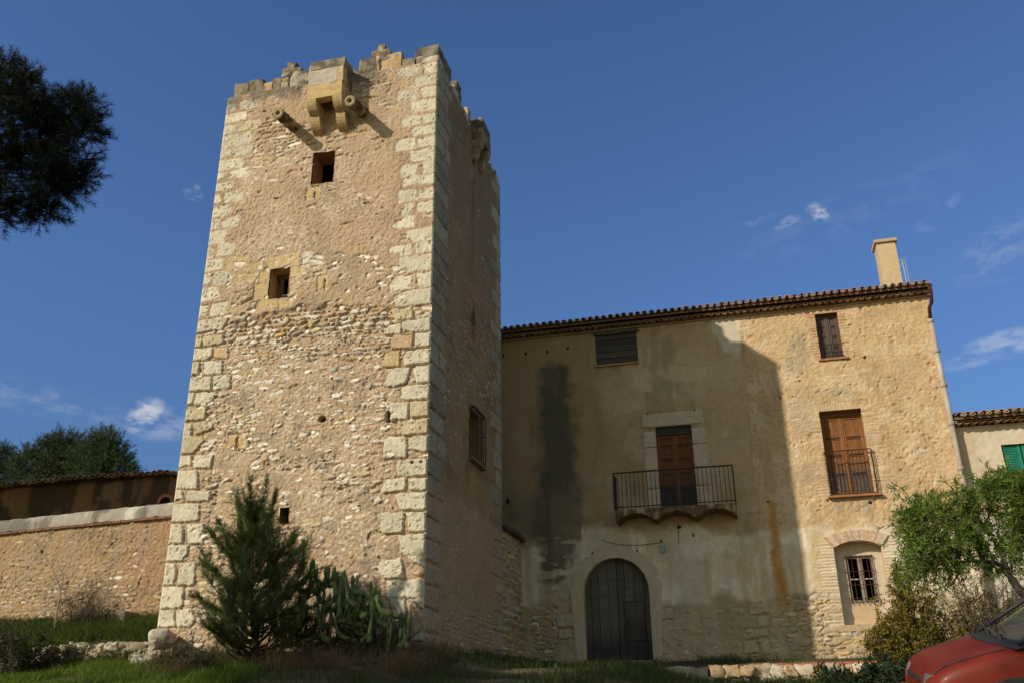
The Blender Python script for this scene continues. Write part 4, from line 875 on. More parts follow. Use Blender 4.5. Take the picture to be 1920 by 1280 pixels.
# ---- right-hand balcony window with a shallow iron rail
o = liner('balcony_window', *RDR, HY, .34, HX0, house, (.42, .21, .12))
a, b, d, e = RDR
leafdoor(o, (a, b, d+.03, e-.12), HY+.25, (.27, .115, .035), (.13, .10, .08), (.26, .50, .72), 72)
m = MB(); m.box((HX0+a, HY+.21, e-.12), (HX0+b, HY+.31, e-.002), (.22, .12, .05)); m.build('head_board', MWOODC, o)
m = MB(); xa, xb = HX0+a-.03, HX0+b+.08; zr = d+1.22; yo = HY-.13
m.tube([(xa, HY-.0, zr), (xa, yo, zr), (xb, yo, zr), (xb, HY, zr)], .015, 5).tube([(xa, HY, d-.02), (xa, yo, d-.02), (xb, yo, d-.02), (xb, HY, d-.02)], .018, 5).tube([(xa, yo, d+.42), (xb, yo, d+.42)], .008, 5)
for k in range(13): x = xa+(xb-xa)*k/12; m.tube([(x, yo, d-.02), (x, yo, zr)], .0095, 5)
for k in range(1, 3): m.tube([(xb, HY-.13*k/3, d-.02), (xb, HY-.13*k/3, zr)], .0095, 5)
m.build('railing', MRUST, o)
m = MB(); m.box((HX0+a-.09, HY-.16, d-.10), (HX0+b+.18, HY+.1, d-.036), (.40, .17, .08), .012); m.build('sill', MTILE, o)
# ---- top window
o = liner('window', *TRW, HY, .26, HX0, house, (.30, .15, .09))
a, b, d, e = TRW
leafdoor(o, TRW, HY+.17, (.115, .085, .065), (.09, .07, .06), (.30, .52, .74), 73)
m = MB(); xa, xb = HX0+a, HX0+b
m.tube([(xa-.05, HY-.05, d+.42), (xb+.06, HY-.05, d+.42)], .012, 5).tube([(xa-.03, HY-.05, d+.06), (xb+.03, HY-.05, d+.06)], .010, 5)
for k in range(1, 8): x = xa+(xb-xa)*k/8; m.tube([(x, HY-.05, d), (x, HY-.05, d+.42)], .007, 4)
m.build('guard_rail', MIRON, o)
m = MB(); m.box((xa-.08, HY-.09, d-.07), (xb+.12, HY+.1, d-.008), (.40, .20, .10), .012); m.build('sill', MTILE, o)
# ---- attic opening boarded up with old planks
o = liner('attic_opening', *ATT, HY, .2, HX0, house, (.20, .15, .10))
a, b, d, e = ATT; m = MB(); r = random.Random(9); z = d
for k in range(5):
    h_ = (e-d)/5; m.box((HX0+a-.02, HY+.03+r.uniform(-.015, .015), z+.006), (HX0+b+.02, HY+.075, z+h_-.004), np.array((.075, .062, .046))*r.uniform(.6, 1.3), .006); z += h_
m.build('board', MWOODC, o)
m = MB(); m.add(*rock(((HX0+a+HX0+b)/2, HY-.0, e+.03), (b-a+.16, .16, .12), 8, .3, .05, 840), np.array((.10, .082, .06))); m.build('lintel', MWOODC, o)
m = MB(); m.box((HX0+a-.06, HY-.06, d-.07), (HX0+b+.04, HY+.1, d-.01), (.42, .28, .15), .015); m.build('sill', MTILE, o)

# ---- ground-floor window in its arched niche
a, b, d, e = NIC; x0, x1 = HX0+a, HX0+b; nd = .30
m = MB(); wc = (.58, .49, .37)
m.box((x0-.02, HY+nd, d), (HX0+INW[0], HY+nd+.1, e+.4), wc).box((HX0+INW[1], HY+nd, d), (x1+.02, HY+nd+.1, e+.4), wc).box((HX0+INW[0], HY+nd, d), (HX0+INW[1], HY+nd+.1, INW[2]), (.55, .40, .26)).box((HX0+INW[0], HY+nd, INW[3]), (HX0+INW[1], HY+nd+.1, e+.4), wc)
m.box((x0-.10, HY+.02, d), (x0, HY+nd, e+.02), (.60, .47, .35)).box((x1, HY+.02, d), (x1+.10, HY+nd, e+.02), (.60, .47, .35)).box((x0-.1, HY-.03, d-.16), (x1+.1, HY+nd+.1, d), (.5, .36, .22))
nic = m.build('arched_window', MPL, house)
rise = .17; inn, out = [], []
for k in range(25):
    t = k/24; x = x0+(x1-x0)*t; inn.append((x, e-.02+rise*(1-(2*t-1)**2)-.12)); xo = x0-.22+(x1-x0+.44)*t; out.append((xo, e-.02+rise*(1-(2*t-1)**2)+.16))
m = MB(); nb = 24
for k in range(nb):
    cc = np.array(random.choice(((.60, .45, .32), (.56, .36, .23), (.62, .50, .37))))*random.uniform(.9, 1.1)
    strip(m, [inn[k], inn[k+1]], [out[k], out[k+1]], HY-.055-random.uniform(0, .008), HY+nd, cc)
m.build('brick_arch', MTILE, nic)
a, b, d, e = INW; x0, x1 = HX0+a, HX0+b
lin = liner('window_frame', a, b, d, e, HY+nd+.1, .1, HX0, nic, (.30, .24, .19))
m = MB(); fc = (.30, .25, .22); yy = HY+nd+.06
xm = (x0+x1)/2
m.box((x0, yy, d), (x0+.07, yy+.05, e), fc).box((x1-.07, yy, d), (x1, yy+.05, e), fc).box((x0+.07, yy, e-.07), (x1-.07, yy+.05, e), fc).box((x0+.07, yy, d), (x1-.07, yy+.05, d+.09), fc).box((xm-.06, yy-.01, d+.09), (xm+.06, yy+.05, e-.07), fc)
for t in (.5,): m.box((x0+.07, yy+.01, d+(e-d)*t), (xm-.06, yy+.04, d+(e-d)*t+.03), (.5, .45, .4)).box((xm+.06, yy+.01, d+(e-d)*t), (x1-.07, yy+.04, d+(e-d)*t+.03), (.5, .45, .4))
m.build('casement', MWOODC, nic)
m = MB(); yg = HY+nd-.05
for k in range(6): x = x0+(x1-x0)*(k+.2)/5.4; m.tube([(x, yg, d-.03), (x, yg, e+.02)], .010, 5)
for t in (.1, .38, .66, .95): m.tube([(x0-.06, yg, d+(e-d)*t), (x1+.04, yg, d+(e-d)*t)], .010, 5)
m.build('window_grille', MRUST, nic)

# ---- eaves: two courses of tile under the roof edge, then the roof tiles
OV = .44; rz = onY(1500, 557, HY-OV)[2]
def barrel(mb, x, y0, y1, z0, z1, r0, r1, up, col, seg=7, th=.018):
    """half-round tile from (y0,z0) to (y1,z1); up=+1 cover, -1 channel"""
    V = []
    for (y, z, r) in ((y0, z0, r0), (y1, z1, r1)):
        for rr in (r, r-th):
            for k in range(seg+1):
                t = math.pi*k/seg; V.append((x+rr*math.cos(t), y, z+up*rr*math.sin(t)*.85))
    n = seg+1; Fc = []
    for k in range(seg): Fc += [(k, k+1, 2*n+k+1, 2*n+k), (n+k, 3*n+k, 3*n+k+1, n+k+1), (k, n+k, n+k+1, k+1), (2*n+k, 2*n+k+1, 3*n+k+1, 3*n+k)]
    Fc += [(0, 2*n, 3*n, n), (n-1, 2*n-1, 4*n-1, 3*n-1)]
    mb.add(V, Fc, col)
TC = [(.40, .21, .11), (.46, .28, .16), (.34, .19, .11), (.44, .33, .21), (.28, .22, .15), (.50, .38, .24)]
def tile(r): return np.array(r.choice(TC))*r.uniform(.75, 1.1)
def tiled_roof(name, x0, x1, yf, zf, slope, length, parent, seed, pitch=.215, rows=None):
    mb = MB(); r = random.Random(seed); n = int((x1-x0)/pitch); rows = rows or int(length/.36)
    for i in range(n):
        x = x0+pitch*(i+.5); off = r.uniform(-.025, .025)
        for k in range(rows):
            ya = yf+off+.36*k; yb2 = ya+.43; za = zf+(ya-yf)*slope+.03; zb2 = zf+(yb2-yf)*slope
            c = tile(r); 
            barrel(mb, x+r.uniform(-.010, .010), ya, yb2, za+.008+r.uniform(0, .012), zb2+.008, .086, .074, 1, c, 6)
            if k < 3: barrel(mb, x+pitch/2, ya-.03, yb2, za+.015, zb2+.0, .082, .082, -1, tile(r), 5)
    mb.box((x0, yf+.1, zf+.0), (x1, yf+.12, zf+.01), (.3, .2, .12))
    # boarding below the tiles
    zb_ = zf+slope*length
    mb.add([(x0, yf+.08, zf-.075), (x1, yf+.08, zf-.075), (x1, yf+length, zb_-.075), (x0, yf+length, zb_-.075), (x0, yf+.08, zf-.02), (x1, yf+.08, zf-.02), (x1, yf+length, zb_-.02), (x0, yf+length, zb_-.02)], [(0, 3, 2, 1), (4, 5, 6, 7), (0, 1, 5, 4), (1, 2, 6, 5), (2, 3, 7, 6), (3, 0, 4, 7)], (.22, .14, .09))
    return mb.build(name, MTILE, parent)
RX0, RX1 = HX0, HX1+.10
roof = tiled_roof('roof', RX0, RX1, HY-OV, rz, .26, 5.2, house, 91)
mb = MB(); mb.add([(RX0, HY+4.55, rz+.26*5.15), (RX1, HY+4.55, rz+.26*5.15), (RX1, HY+9.3, rz), (RX0, HY+9.3, rz)], [(0, 1, 2, 3)], (.34, .19, .11)); mb.build('rear_roof_slope', MTILE, roof)
m = MB(); r = random.Random(12)
zA = rz-.10
# upper course of corbel tiles, lower course set back
for (o0, zt, hgt) in ((.20, zA, .13),):
    n = int((RX1-RX0)/.20)
    m.box((RX0, HY-o0+.05, zt-.015), (RX1, HY+.1, zt+.03), (.36, .27, .16))
    for i in range(n): barrel(m, RX0+.1+.2*i, HY-o0-.05+r.uniform(-.012, .012), HY+.05, zt-.02, zt-.02, .095, .095, -1, tile(r)*.85, 6)
m.box((RX0, HY-.07, zA-.155), (RX1, HY+.1, zA-.115), (.40, .29, .17))
m.build('eaves_cornice', MTILE, house)
# ---- chimney and aerial
yc = HY+1.3; c0, c1 = onY(1651, 500, yc)[0], onY(1687, 500, yc)[0]; ct = onY(1660, 455, yc)[2]
m = MB(); V, Fc = rock(((c0+c1)/2, yc+.3, (rz+ct)/2), (c1-c0, .6, ct-rz), 10, .05, .02, 850); m.add(V, Fc, (.58, .44, .27)); ch = m.build('chimney', MPL, roof)
m = MB(); m.box((c0-.07, yc-.07, ct+.0), (c1+.07, yc+.67, ct+.11), (.52, .40, .25), .02); m.build('chimney_cap', MSTONE, ch)
m = MB(); xa = onY(1696, 505, yc)[0]; za = onY(1694, 486, yc)[2]
m.tube([(xa, yc, rz), (xa-.02, yc, za)], .016, 5).tube([(xa+.09, yc+.05, rz), (xa+.07, yc+.05, za+.02)], .010, 5).tube([(c1-.02, yc, za-.01), (xa+.07, yc, za)], .010, 5).tube([(c1-.02, yc+.05, za-.35), (xa+.0, yc, za-.05)], .008, 5)
m.build('aerial_mast', mat_noise('galvanised steel', (.35, .35, .36), (.5, .5, .5), 10, .5, 30, .001, .5), roof)
# ---- downpipe
MPIPE = mat_noise('fibre cement pipe', (.34, .29, .24), (.50, .44, .37), 5, .8, 30, .004, .2, (1, 1, .3))
xp = HX1-.07; yp = HY-.11; zt0 = onY(1738, 600, yp)[2]
m = MB(); m.tube([(xp, yp, zt0), (xp, yp, 3.0)], .068, 12)
dp = m.build('downpipe', MPIPE, house, True)
for y_ in (600, 657, 722, 795, 880, 960, 1040):
    m = MB(); z = onY(1770, y_, yp)[2]; m.tube([(xp, yp, z-.06), (xp, yp, z-.05), (xp, yp, z+.05), (xp, yp, z+.06)], [.07, .088, .088, .07], 12); m.build('pipe_collar', MPIPE, dp, True)
m = MB(); m.tube([(HX1+.03, HY-OV+.06, rz-.02), (HX1+.03, HY-OV+.06, rz-.30), (HX1+.02, HY-OV+.16, rz-.55), (xp+.02, yp-.05, zt0+.35), (xp, yp, zt0-.02)], .05, 10); m.build('swan_neck', MRUST, dp, True)
m = MB(); q = hrect(1238, 1022, 1249, 1036); m.box((HX0+q[0], HY-.07, q[2]), (HX0+q[1], HY-.015, q[3]), (.42, .42, .42), .008); m.build('junction_box', MSTONE, house)
m = MB(); cz = onY(1240, 1018, HY)[2]; xs = [onY(1128, 1000, HY)[0], onY(1160, 1015, HY)[0], onY(1200, 1020, HY)[0], onY(1243, 1018, HY)[0]]
m.tube([(xs[0], HY-.04, cz+.18), (xs[1], HY-.045, cz+.02), (xs[2], HY-.045, cz-.02), (xs[3], HY-.045, cz+.02)], .007, 4); m.tube([(onY(1273, 990, HY)[0], HY-.05, bz0-.33), (onY(1273, 1020, HY)[0], HY-.05, cz-.05)], .007, 4); m.build('cable', MIRON, house)
for (x, y) in ((1112, 1038), (1195, 1033), (1240, 1014), (1300, 1003), (1215, 778), (1302, 771)):
    m = MB(); P_ = onY(x, y, HY); m.tube([(P_[0], HY+.05, P_[2]), (P_[0], HY-.07, P_[2]), (P_[0], HY-.10, P_[2]+.05)], .012, 5); m.build('wall_hook', MIRON, house)

# =================================================================== stub wall between tower and house
SX = TX1-.05
stub = empty('rubble_stub_wall', (SX, (TY1+HY)/2, 3.0), 'short crumbling rubble wall stub with a weathered beam on top, wedged between tower and farmhouse', 'wall')
zs = onX(958, 1003, SX)[2]
def TSB(u, v, h): return SX+h+0*u, u+0*v, v+0*u
g2 = Field(TY1-.05, HY-.02, 2.4, zs, .03, .03, TSB)
mortar(g2, 90, MORTAR*[.95, .95, .95]); g2.h *= 1.6
courses(g2, TY1, HY-.1, 2.5, zs, lambda *a: .75, 33, .1, .22, (.15, .5), (.02, .08), [(OCHRE, 2), (CREAM, 4), (GREYST, 3)], .07)
g2.h -= .14*sstep(.06, .03, np.abs(g2.u-25.1+(fbm(g2.u*0, g2.v, .4, 3, 91)-.5)*.2))*sstep(4.4, 4.9, g2.v); g2.h -= .14*sstep(.05, .02, np.abs(g2.u-25.75+(fbm(g2.u*0, g2.v, .4, 3, 92)-.5)*.2))*sstep(3.9, 4.5, g2.v)
g2.build('rubble_face', MS, stub)
m = MB(); m.box((SX-.6, TY1+.002, 2.4), (SX-.08, HY-.06, zs-.01), MORTAR*.8); m.build('rubble_core', MS, stub)
m = MB(); V, Fc = rock((SX-.2, (TY1+HY)/2, zs+.07), (.75, HY-TY1-.08, .15), 10, .2, .04, 860); m.add(V, Fc, (.10, .08, .06)); m.build('beam', MWOODC, stub)

# =================================================================== neighbour on the right
NX0, NX1, NY = HX1+.02, 13.5, HY+.12
nb_ = empty('neighbour_house', ((NX0+NX1)/2, NY+4, 3.0), 'low cream plastered house with a green shutter, joined to the right of the farmhouse', 'house')
nzt = onY(1800, 800, NY)[2]
def TN(u, v, h): return NX0+u, NY-h, v
GW = frect(1884, 830, 1960, 905, NY, NX0)
f = Field(0, NX1-NX0, 2.4, nzt, .035, .035, TN, [GW])
f.col = np.ones(f.u.shape+(3,))*np.array((.60, .49, .34)); f.col = mixc(f.col, (.66, .58, .44), sstep(.45, .65, fbm(f.u, f.v, 1.2, 4, 700))*.8); f.col = mixc(f.col, (.55, .38, .23), sstep(.55, .72, fbm(f.u, f.v, .8, 4, 701))*.7); f.col = mixc(f.col, (.66, .60, .5), sstep(7., 6., f.v+(fbm(f.u, f.v, .9, 3, 704)-.5)*1.2))
f.h = (fbm(f.u, f.v, .9, 4, 702)-.5)*.06+(fbm(f.u, f.v, .12, 3, 703)-.5)*.02
f.build('front_wall', MPL, nb_)
m = MB(); m.box((NX0, NY+7.7, 2.4), (NX1, NY+8, nzt-.05), (.6, .5, .35)); m.box((NX1-.3, NY+.05, 2.4), (NX1, NY+7.7, nzt-.02), (.6, .5, .35)); m.build('rear_walls', MPL, nb_)
o = liner('window', *GW, NY, .2, NX0, nb_, (.55, .3, .18))
a, b, d, e = GW; m = MB()
for s_ in (0, 1):
    p, q = NX0+a+(b-a)*s_/2+.02, NX0+a+(b-a)*(s_+1)/2-.02
    m.box((p, NY+.07, d), (p+.07, NY+.12, e), (.02, .22, .15)).box((q-.07, NY+.07, d), (q, NY+.12, e), (.02, .22, .15))
    z = d+.03
    while z < e-.04: m.add([(p+.07, NY+.075, z), (q-.07, NY+.075, z), (q-.07, NY+.115, z+.055), (p+.07, NY+.115, z+.055)], [(0, 1, 2, 3)], (.02, .25, .17)); z += .045
m.box((NX0+a, NY+.13, d), (NX0+b, NY+.15, e), (.015, .1, .07)); m.build('shutter', MWOODC, o)
m = MB(); m.box((NX0+a-.06, NY-.05, d-.08), (NX0+b+.06, NY+.1, d-.005), (.46, .22, .12), .01); m.build('sill', MTILE, o)
nrz = onY(1850, 775, NY-.45)[2]
nroof = tiled_roof('roof', NX0, NX1, NY-.45, nrz, .25, 4.6, nb_, 92)
mb = MB(); mb.add([(NX0, NY+3.9, nrz+1.1), (NX1, NY+3.9, nrz+1.1), (NX1, NY+8.2, nrz), (NX0, NY+8.2, nrz)], [(0, 1, 2, 3)], (.34, .19, .11)); mb.build('rear_roof_slope', MTILE, nroof)
m = MB(); m.box((NX0, NY-.22, nrz-.10), (NX1, NY+.1, nrz-.06), (.4, .3, .2))
r = random.Random(13)
for i in range(int((NX1-NX0)/.2)): barrel(m, NX0+.1+.2*i, NY-.27+r.uniform(-.01, .01), NY+.05, nrz-.10, nrz-.10, .095, .095, -1, tile(r)*.9, 6)
m.build('eaves_cornice', MTILE, nb_)
# =================================================================== GROUND
def gz(x, y):
    x = np.asarray(x, float); y = np.asarray(y, float)
    L = np.interp(y, [-40, 0, 9.75, 14, 16, 18, 26, 60, 200], [-1.5, 0, 1.33, 2.2, 2.62, 3.0, 3.15, 3.3, 3.3])
    Rr = np.interp(y, [-40, 0, 9.75, 14, 23.9, 24.25, 26.6, 60, 200], [-1.5, 0, 1.33, 1.95, 2.38, 2.86, 3.08, 3.3, 3.3])
    M_ = np.interp(y, [-40, 0, 9.75, 14, 18, 23.9, 24.25, 26.6, 60, 200], [-1.5, 0, 1.33, 2.05, 2.55, 2.74, 2.86, 3.08, 3.3, 3.3])
    L2 = np.interp(y, [-40, 0, 9.75, 14, 16.75, 17.05, 18, 20, 24, 60, 200], [-1.5, 0, 1.33, 2.2, 2.56, 2.92, 3.38, 3.95, 4.1, 4.6, 5])
    a = sstep(-4.6, -6.4, x); b = sstep(-.8, -2.6, x); c = sstep(-12.2, -12.7, x)
    z = Rr*(1-b)+M_*b; z = z*(1-a)+L*a; z = z*(1-c)+L2*c
    return z+(fbm(x, y, 1.6, 3, 950)-.5)*.10*sstep(70, 30, y)
xs = np.concatenate([np.linspace(-400, -40, 25)[:-1], np.linspace(-40, -18, 30)[:-1], np.linspace(-18, 8, 175)[:-1], np.linspace(8, 40, 40)[:-1], np.linspace(40, 400, 25)])
ys = np.concatenate([np.linspace(-60, 0, 30)[:-1], np.linspace(0, 12, 50)[:-1], np.linspace(12, 28, 130)[:-1], np.linspace(28, 70, 30)[:-1], np.linspace(70, 900, 30)])
GX, GY = np.meshgrid(xs, ys); GZ = gz(GX, GY); ny, nx = GX.shape; idx = np.arange(ny*nx).reshape(ny, nx)
gc = np.ones(GX.shape+(3,))*np.array((.085, .07, .042)); gc = mixc(gc, (.16, .125, .08), sstep(.5, .7, fbm(GX, GY, 1.1, 4, 951))); gc = mixc(gc, (.05, .065, .022), sstep(.45, .6, fbm(GX, GY, 2.1, 4, 952))*.7)
MG = mat_attr('soil and leaf litter', nscale=9, lo=.55, hi=1.4, bscale=25, bdist=.03)
tag(link('ground', np_mesh('ground', np.stack([GX, GY, GZ], -1).reshape(-1, 3), np.stack([idx[:-1, :-1], idx[:-1, 1:], idx[1:, 1:], idx[1:, :-1]], -1).reshape(-1, 4), True, gc.reshape(-1, 3)), MG), kind='structure')

# =================================================================== garden wall, left
A = onY(320, 938, 20.); gzt = A[2]; B = onZ(0, 972, gzt); d2 = (B-A)[:2]; d2 /= np.linalg.norm(d2); n2 = np.array([-d2[1], d2[0]]); n2 = n2 if n2[1] < 0 else -n2
A2 = A[:2]-d2*1.42; GL = 13.5
gw = empty('garden_wall', (A2[0]+d2[0]*GL/2, A2[1]+d2[1]*GL/2, 3.9), 'long sunlit rubble garden wall with a pale rounded coping, running left from the tower', 'wall')
def TG(u, v, h): return A2[0]+d2[0]*u+n2[0]*h, A2[1]+d2[1]*u+n2[1]*h, v
f = Field(0, GL, 3.3, gzt-.44, .019, .019, TG)
mortar(f, 120, MORTAR*[.76, .705, .61]); f.h *= 1.5
px, py = f.px, f.py
def dens_g(x, y, cu, cv):
    n = float(fbm(np.array(cu), np.array(cv), 1.1, 3, 125))
    if 110 < x < 250 and 1085 < y < 1150: return .9
    if x < 130 and y > 1080: return .7
    if y < 1010: return .10+.5*max(0, n-.45)*2
    return .12+.9*max(0, n-.46)*2
courses(f, .1, GL, 3.4, gzt-.4, dens_g, 51, .055, .14, (.07, .28), (.006, .034), [(WHITE, 1.2), ((.54, .43, .28), 5), ((.44, .32, .18), 3), ((.42, .36, .28), 4), ((.45, .32, .21), 3)], .03)
for (x, y, w_, h_) in ((95, 995, 5, 26), (170, 1005, 6, 14), (228, 975, 5, 10), (270, 975, 4, 14), (165, 960, 6, 8)):
    f.tint(sstep(1., .3, np.hypot((px-x)/w_, (py-y)/h_)+(fbm(f.u, f.v, .2, 3, x)-.5)*.9)*.65, (.17, .14, .11))
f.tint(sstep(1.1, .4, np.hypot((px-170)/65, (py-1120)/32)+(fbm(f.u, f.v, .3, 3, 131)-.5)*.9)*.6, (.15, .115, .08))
f.tint(sstep(.55, .75, fbm(f.u*2.4, f.v*.5, 1., 4, 133))*.4, (.30, .25, .20))
for (x, y) in ((262, 1094), (205, 1018), (60, 1030), (30, 1060)):
    P_ = onY(x, y, 20.1); f.dent(float((P_[:2]-A2)@d2), P_[2], .035, .05, .12, (.06, .04, .03), 2.5)
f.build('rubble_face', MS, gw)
m = MB()
def gbox(mb, u0, u1, h0, h1, z0, z1, col):
    V = [np.array([A2[0]+d2[0]*u+n2[0]*h, A2[1]+d2[1]*u+n2[1]*h, z]) for z in (z0, z1) for u, h in ((u0, h0), (u1, h0), (u1, h1), (u0, h1))]
    mb.add(V, [(0,3,2,1),(4,5,6,7),(0,1,5,4),(1,2,6,5),(2,3,7,6),(3,0,4,7)], col)
gbox(m, 0, GL, -.45, -.07, 3.3, gzt-.45, MORTAR*.8); m.build('rubble_core', MS, gw)
m = MB(); r = random.Random(14); u_ = 0
while u_ < GL:
    gbox(m, u_, u_+.27, -.48, .075+r.uniform(-.008, .008), gzt-.445-r.uniform(0, .006), gzt-.39, np.array((.24, .13, .08))*r.uniform(.7, 1.1)); u_ += .285
m.build('brick_course', MTILE, gw)
uu, tt = np.meshgrid(np.linspace(0, GL, 500), np.linspace(0, 1, 15)); ang = tt*math.pi
hh = -.2+np.cos(ang)*.27; zz = gzt-.39+np.sin(ang)**.7*.38; dn = (fbm(uu, tt*.5, .3, 4, 140)-.5)*.05; hh = hh+dn*np.cos(ang); zz = zz+dn
cc = np.ones(uu.shape+(3,))*np.array((.36, .325, .27)); cc = mixc(cc, (.56, .52, .45), sstep(.45, .62, fbm(uu, tt*.6, .5, 4, 141)+.12*sstep(7, 11, uu))); cc = mixc(cc, (.14, .125, .105), sstep(.46, .64, fbm(uu, tt*.6, .45, 5, 142))*.85); cc = mixc(cc, (.52, .38, .14), sstep(.35, .5, tt)*sstep(.55, .7, fbm(uu, tt, .4, 4, 143))*.6)
idx = np.arange(uu.size).reshape(uu.shape)
link('coping', np_mesh('coping', np.stack([A2[0]+d2[0]*uu+n2[0]*hh, A2[1]+d2[1]*uu+n2[1]*hh, zz], -1).reshape(-1, 3), np.stack([idx[:-1, :-1], idx[:-1, 1:], idx[1:, 1:], idx[1:, :-1]], -1).reshape(-1, 4), True, cc.reshape(-1, 3)), MSTONE, gw)
# stone trough at the wall foot
T0 = onY(205, 1160, 19.7); tz = onY(205, 1147, 19.5)[2]
m = MB(); tx0, tx1 = onY(160, 1155, 19.5)[0], onY(243, 1155, 19.5)[0]
for a, b in (((tx0, 19.3, tz-.55), (tx1, 19.42, tz)), ((tx0, 19.78, tz-.55), (tx1, 19.9, tz)), ((tx0, 19.422, tz-.55), (tx0+.14, 19.778, tz-.004)), ((tx1-.14, 19.422, tz-.55), (tx1, 19.778, tz-.004)), ((tx0+.141, 19.421, tz-.55), (tx1-.141, 19.779, tz-.25))): m.box(a, b, (.30, .24, .17), .02)
tag(m.build('stone_trough', MSTONE), 'low weathered stone trough in the weeds at the foot of the garden wall', 'trough')

# =================================================================== outbuilding behind the garden wall
OY = 25.5; ox1 = onY(318, 905, OY)[0]; ozt = onY(150, 900, OY-.2)[2]; ox0 = -36
ob = empty('outbuilding', ((ox0+ox1)/2, OY+3, 4.1), 'long low brown outbuilding with a lichened tile roof, behind the garden wall', 'building')
AR1 = frect(304, 928, 321, 950, OY, 0)
def TO(u, v, h): return ox0+u, OY-h, v
f = Field(0, ox1-ox0, 4, ozt, .05, .04, TO)
f.col = np.ones(f.u.shape+(3,))*np.array((.19, .115, .055)); f.col = mixc(f.col, (.05, .037, .022), sstep(.42, .60, fbm(f.u*2., f.v*.45, 1., 5, 160))*.85); f.col = mixc(f.col, (.28, .17, .085), sstep(.55, .7, fbm(f.u, f.v, .8, 4, 161))*.6)
f.h = (fbm(f.u, f.v, .7, 4, 162)-.5)*.06+(fbm(f.u, f.v, .1, 3, 163)-.5)*.02
f.build('front_wall', MPL, ob)
m = MB(); ocol = (.24, .14, .07); rg = .75; od = 3.8
m.box((ox0, OY+.06, 4), (ox1-.3, OY+.35, ozt-.01), ocol)
m.add([(ox1-.001, OY-.0, 4), (ox1-.001, OY+od, 4), (ox1-.001, OY+od, ozt-.5), (ox1-.001, OY, ozt-.01)], [(0, 1, 2, 3)], ocol); m.box((ox0, OY+od-.3, 4), (ox1-.01, OY+od, ozt-.55), ocol)
m.build('end_wall', MPL, ob)
m = MB(); cxa = onY(312, 940, OY)[0]; za = onY(312, 943, OY)[2]
V = [(cxa+.20*math.cos(math.pi*k/14), OY-.03, za+.20*math.sin(math.pi*k/14)) for k in range(15)]; m.add(V, [tuple(range(15))], (.02, .015, .01)); ai = m
I_ = [(cxa+.20*math.cos(math.pi*k/14), za+.20*math.sin(math.pi*k/14)) for k in range(15)]; O_ = [(cxa+.30*math.cos(math.pi*k/14), za+.30*math.sin(math.pi*k/14)) for k in range(15)]
strip(m, I_, O_, OY-.08, OY+.02, (.36, .19, .10)); m.build('arched_opening', MTILE, ob)
mb = MB(); r = random.Random(17); nC = int((ox1-ox0+.3)/.23)
for i in range(nC):
    x = ox1+.12-.23*(i+.5)
    if x < -25: break
    sag = .05*math.sin(i*.11)+r.uniform(-.02, .02)
    for k in range(7):
        ya = OY-.28+.36*k+r.uniform(-.03, .03); s_ = .16; z0_ = ozt+.03+sag+(.36*k)*s_
        c = np.array(r.choice(((.40, .22, .11), (.30, .22, .13), (.48, .33, .17), (.24, .18, .12), (.46, .28, .10))))*r.uniform(.7, 1.1)
        barrel(mb, x, ya, ya+.42, z0_+.0, z0_+.03, .10, .085, 1, c, 5)
        if k < 2: barrel(mb, x+.115, ya-.03, ya+.42, z0_, z0_+.06, .09, .09, -1, c*.8, 5)
mb.add([(ox0, OY-.25, ozt-.03), (ox1+.1, OY-.25, ozt-.03), (ox1+.1, OY+2.3, ozt+.36), (ox0, OY+2.3, ozt+.36), (ox1+.1, OY+od+.1, ozt-.4), (ox0, OY+od+.1, ozt-.4)], [(0, 1, 2, 3), (3, 2, 4, 5)], (.30, .2, .11))
mb.build('roof', MTILE, ob)

# =================================================================== low walls, boulders
def rubble_run(name, label, x0, x1, y, ztf, h, seed, cols, cap=None, th=.45, sz=(.2, .5)):
    root = empty(name, ((x0+x1)/2, y, ztf-h), label, 'wall'); r = random.Random(seed); m = MB(); z = ztf-h
    rows = 3; n = 0
    for k in range(rows):
        hh = h/rows*r.uniform(.9, 1.1) if k < rows-1 else ztf-z; x = x0
        while x < x1:
            w_ = r.uniform(*sz)*(1.1 if k == 0 else .9); sh = hh*r.uniform(.72, 1.08); V, Fc = rock((x+w_/2, y+r.uniform(-.06, .06), z+sh/2), (w_*1.04, th*r.uniform(.8, 1.1), sh+.04), 7, r.uniform(.15, .45), .075, seed*50+n, r.uniform(-.15, .15))
            c = np.array(r.choice(cols))*r.uniform(.8, 1.15); cc = np.ones((len(V), 3))*c*(1+.4*(fbm(V[:, 0]+V[:, 1], V[:, 2], .12, 3, seed+n)-.5))[:, None]; m.add(V, Fc, cc); x += w_; n += 1
        z += hh
    m.build('rubble', MSTONE, root, True); return root
tzp = onY(1340, 1249, 23.95)[2]; tx0 = onY(1232, 1255, 23.9)[0]
rr = rubble_run('terrace_wall', 'low terrace wall of pale round boulders with a brick edge, below the farmhouse front', tx0, 8.5, 24.0, tzp, .75, 7, ((.50, .42, .30), (.58, .50, .38), (.44, .32, .19), (.52, .36, .22)))
m = MB(); r = random.Random(15); x = tx0+2.2
while x < 8.4:
    w_ = r.uniform(.22, .3); m.box((x, 24.24, tzp-.03+r.uniform(-.008, .008)), (x+w_-.012, 24.44, tzp+.065), np.array((.40, .17, .09))*r.uniform(.7, 1.15), .01); x += w_
m.build('brick_edging', MTILE, rr)
V, Fc = rock((tx0-.15, 23.7, tzp-.22), (.8, .5, .22), 7, .5, .05, 701)
tag(MB().add(V, Fc, (.55, .48, .38)).build('stone_slab', MSTONE, None, True), 'flat pale stone slab lying at the left end of the boulder terrace wall', 'stone')
lzt = onY(200, 1206, 17.05)[2]
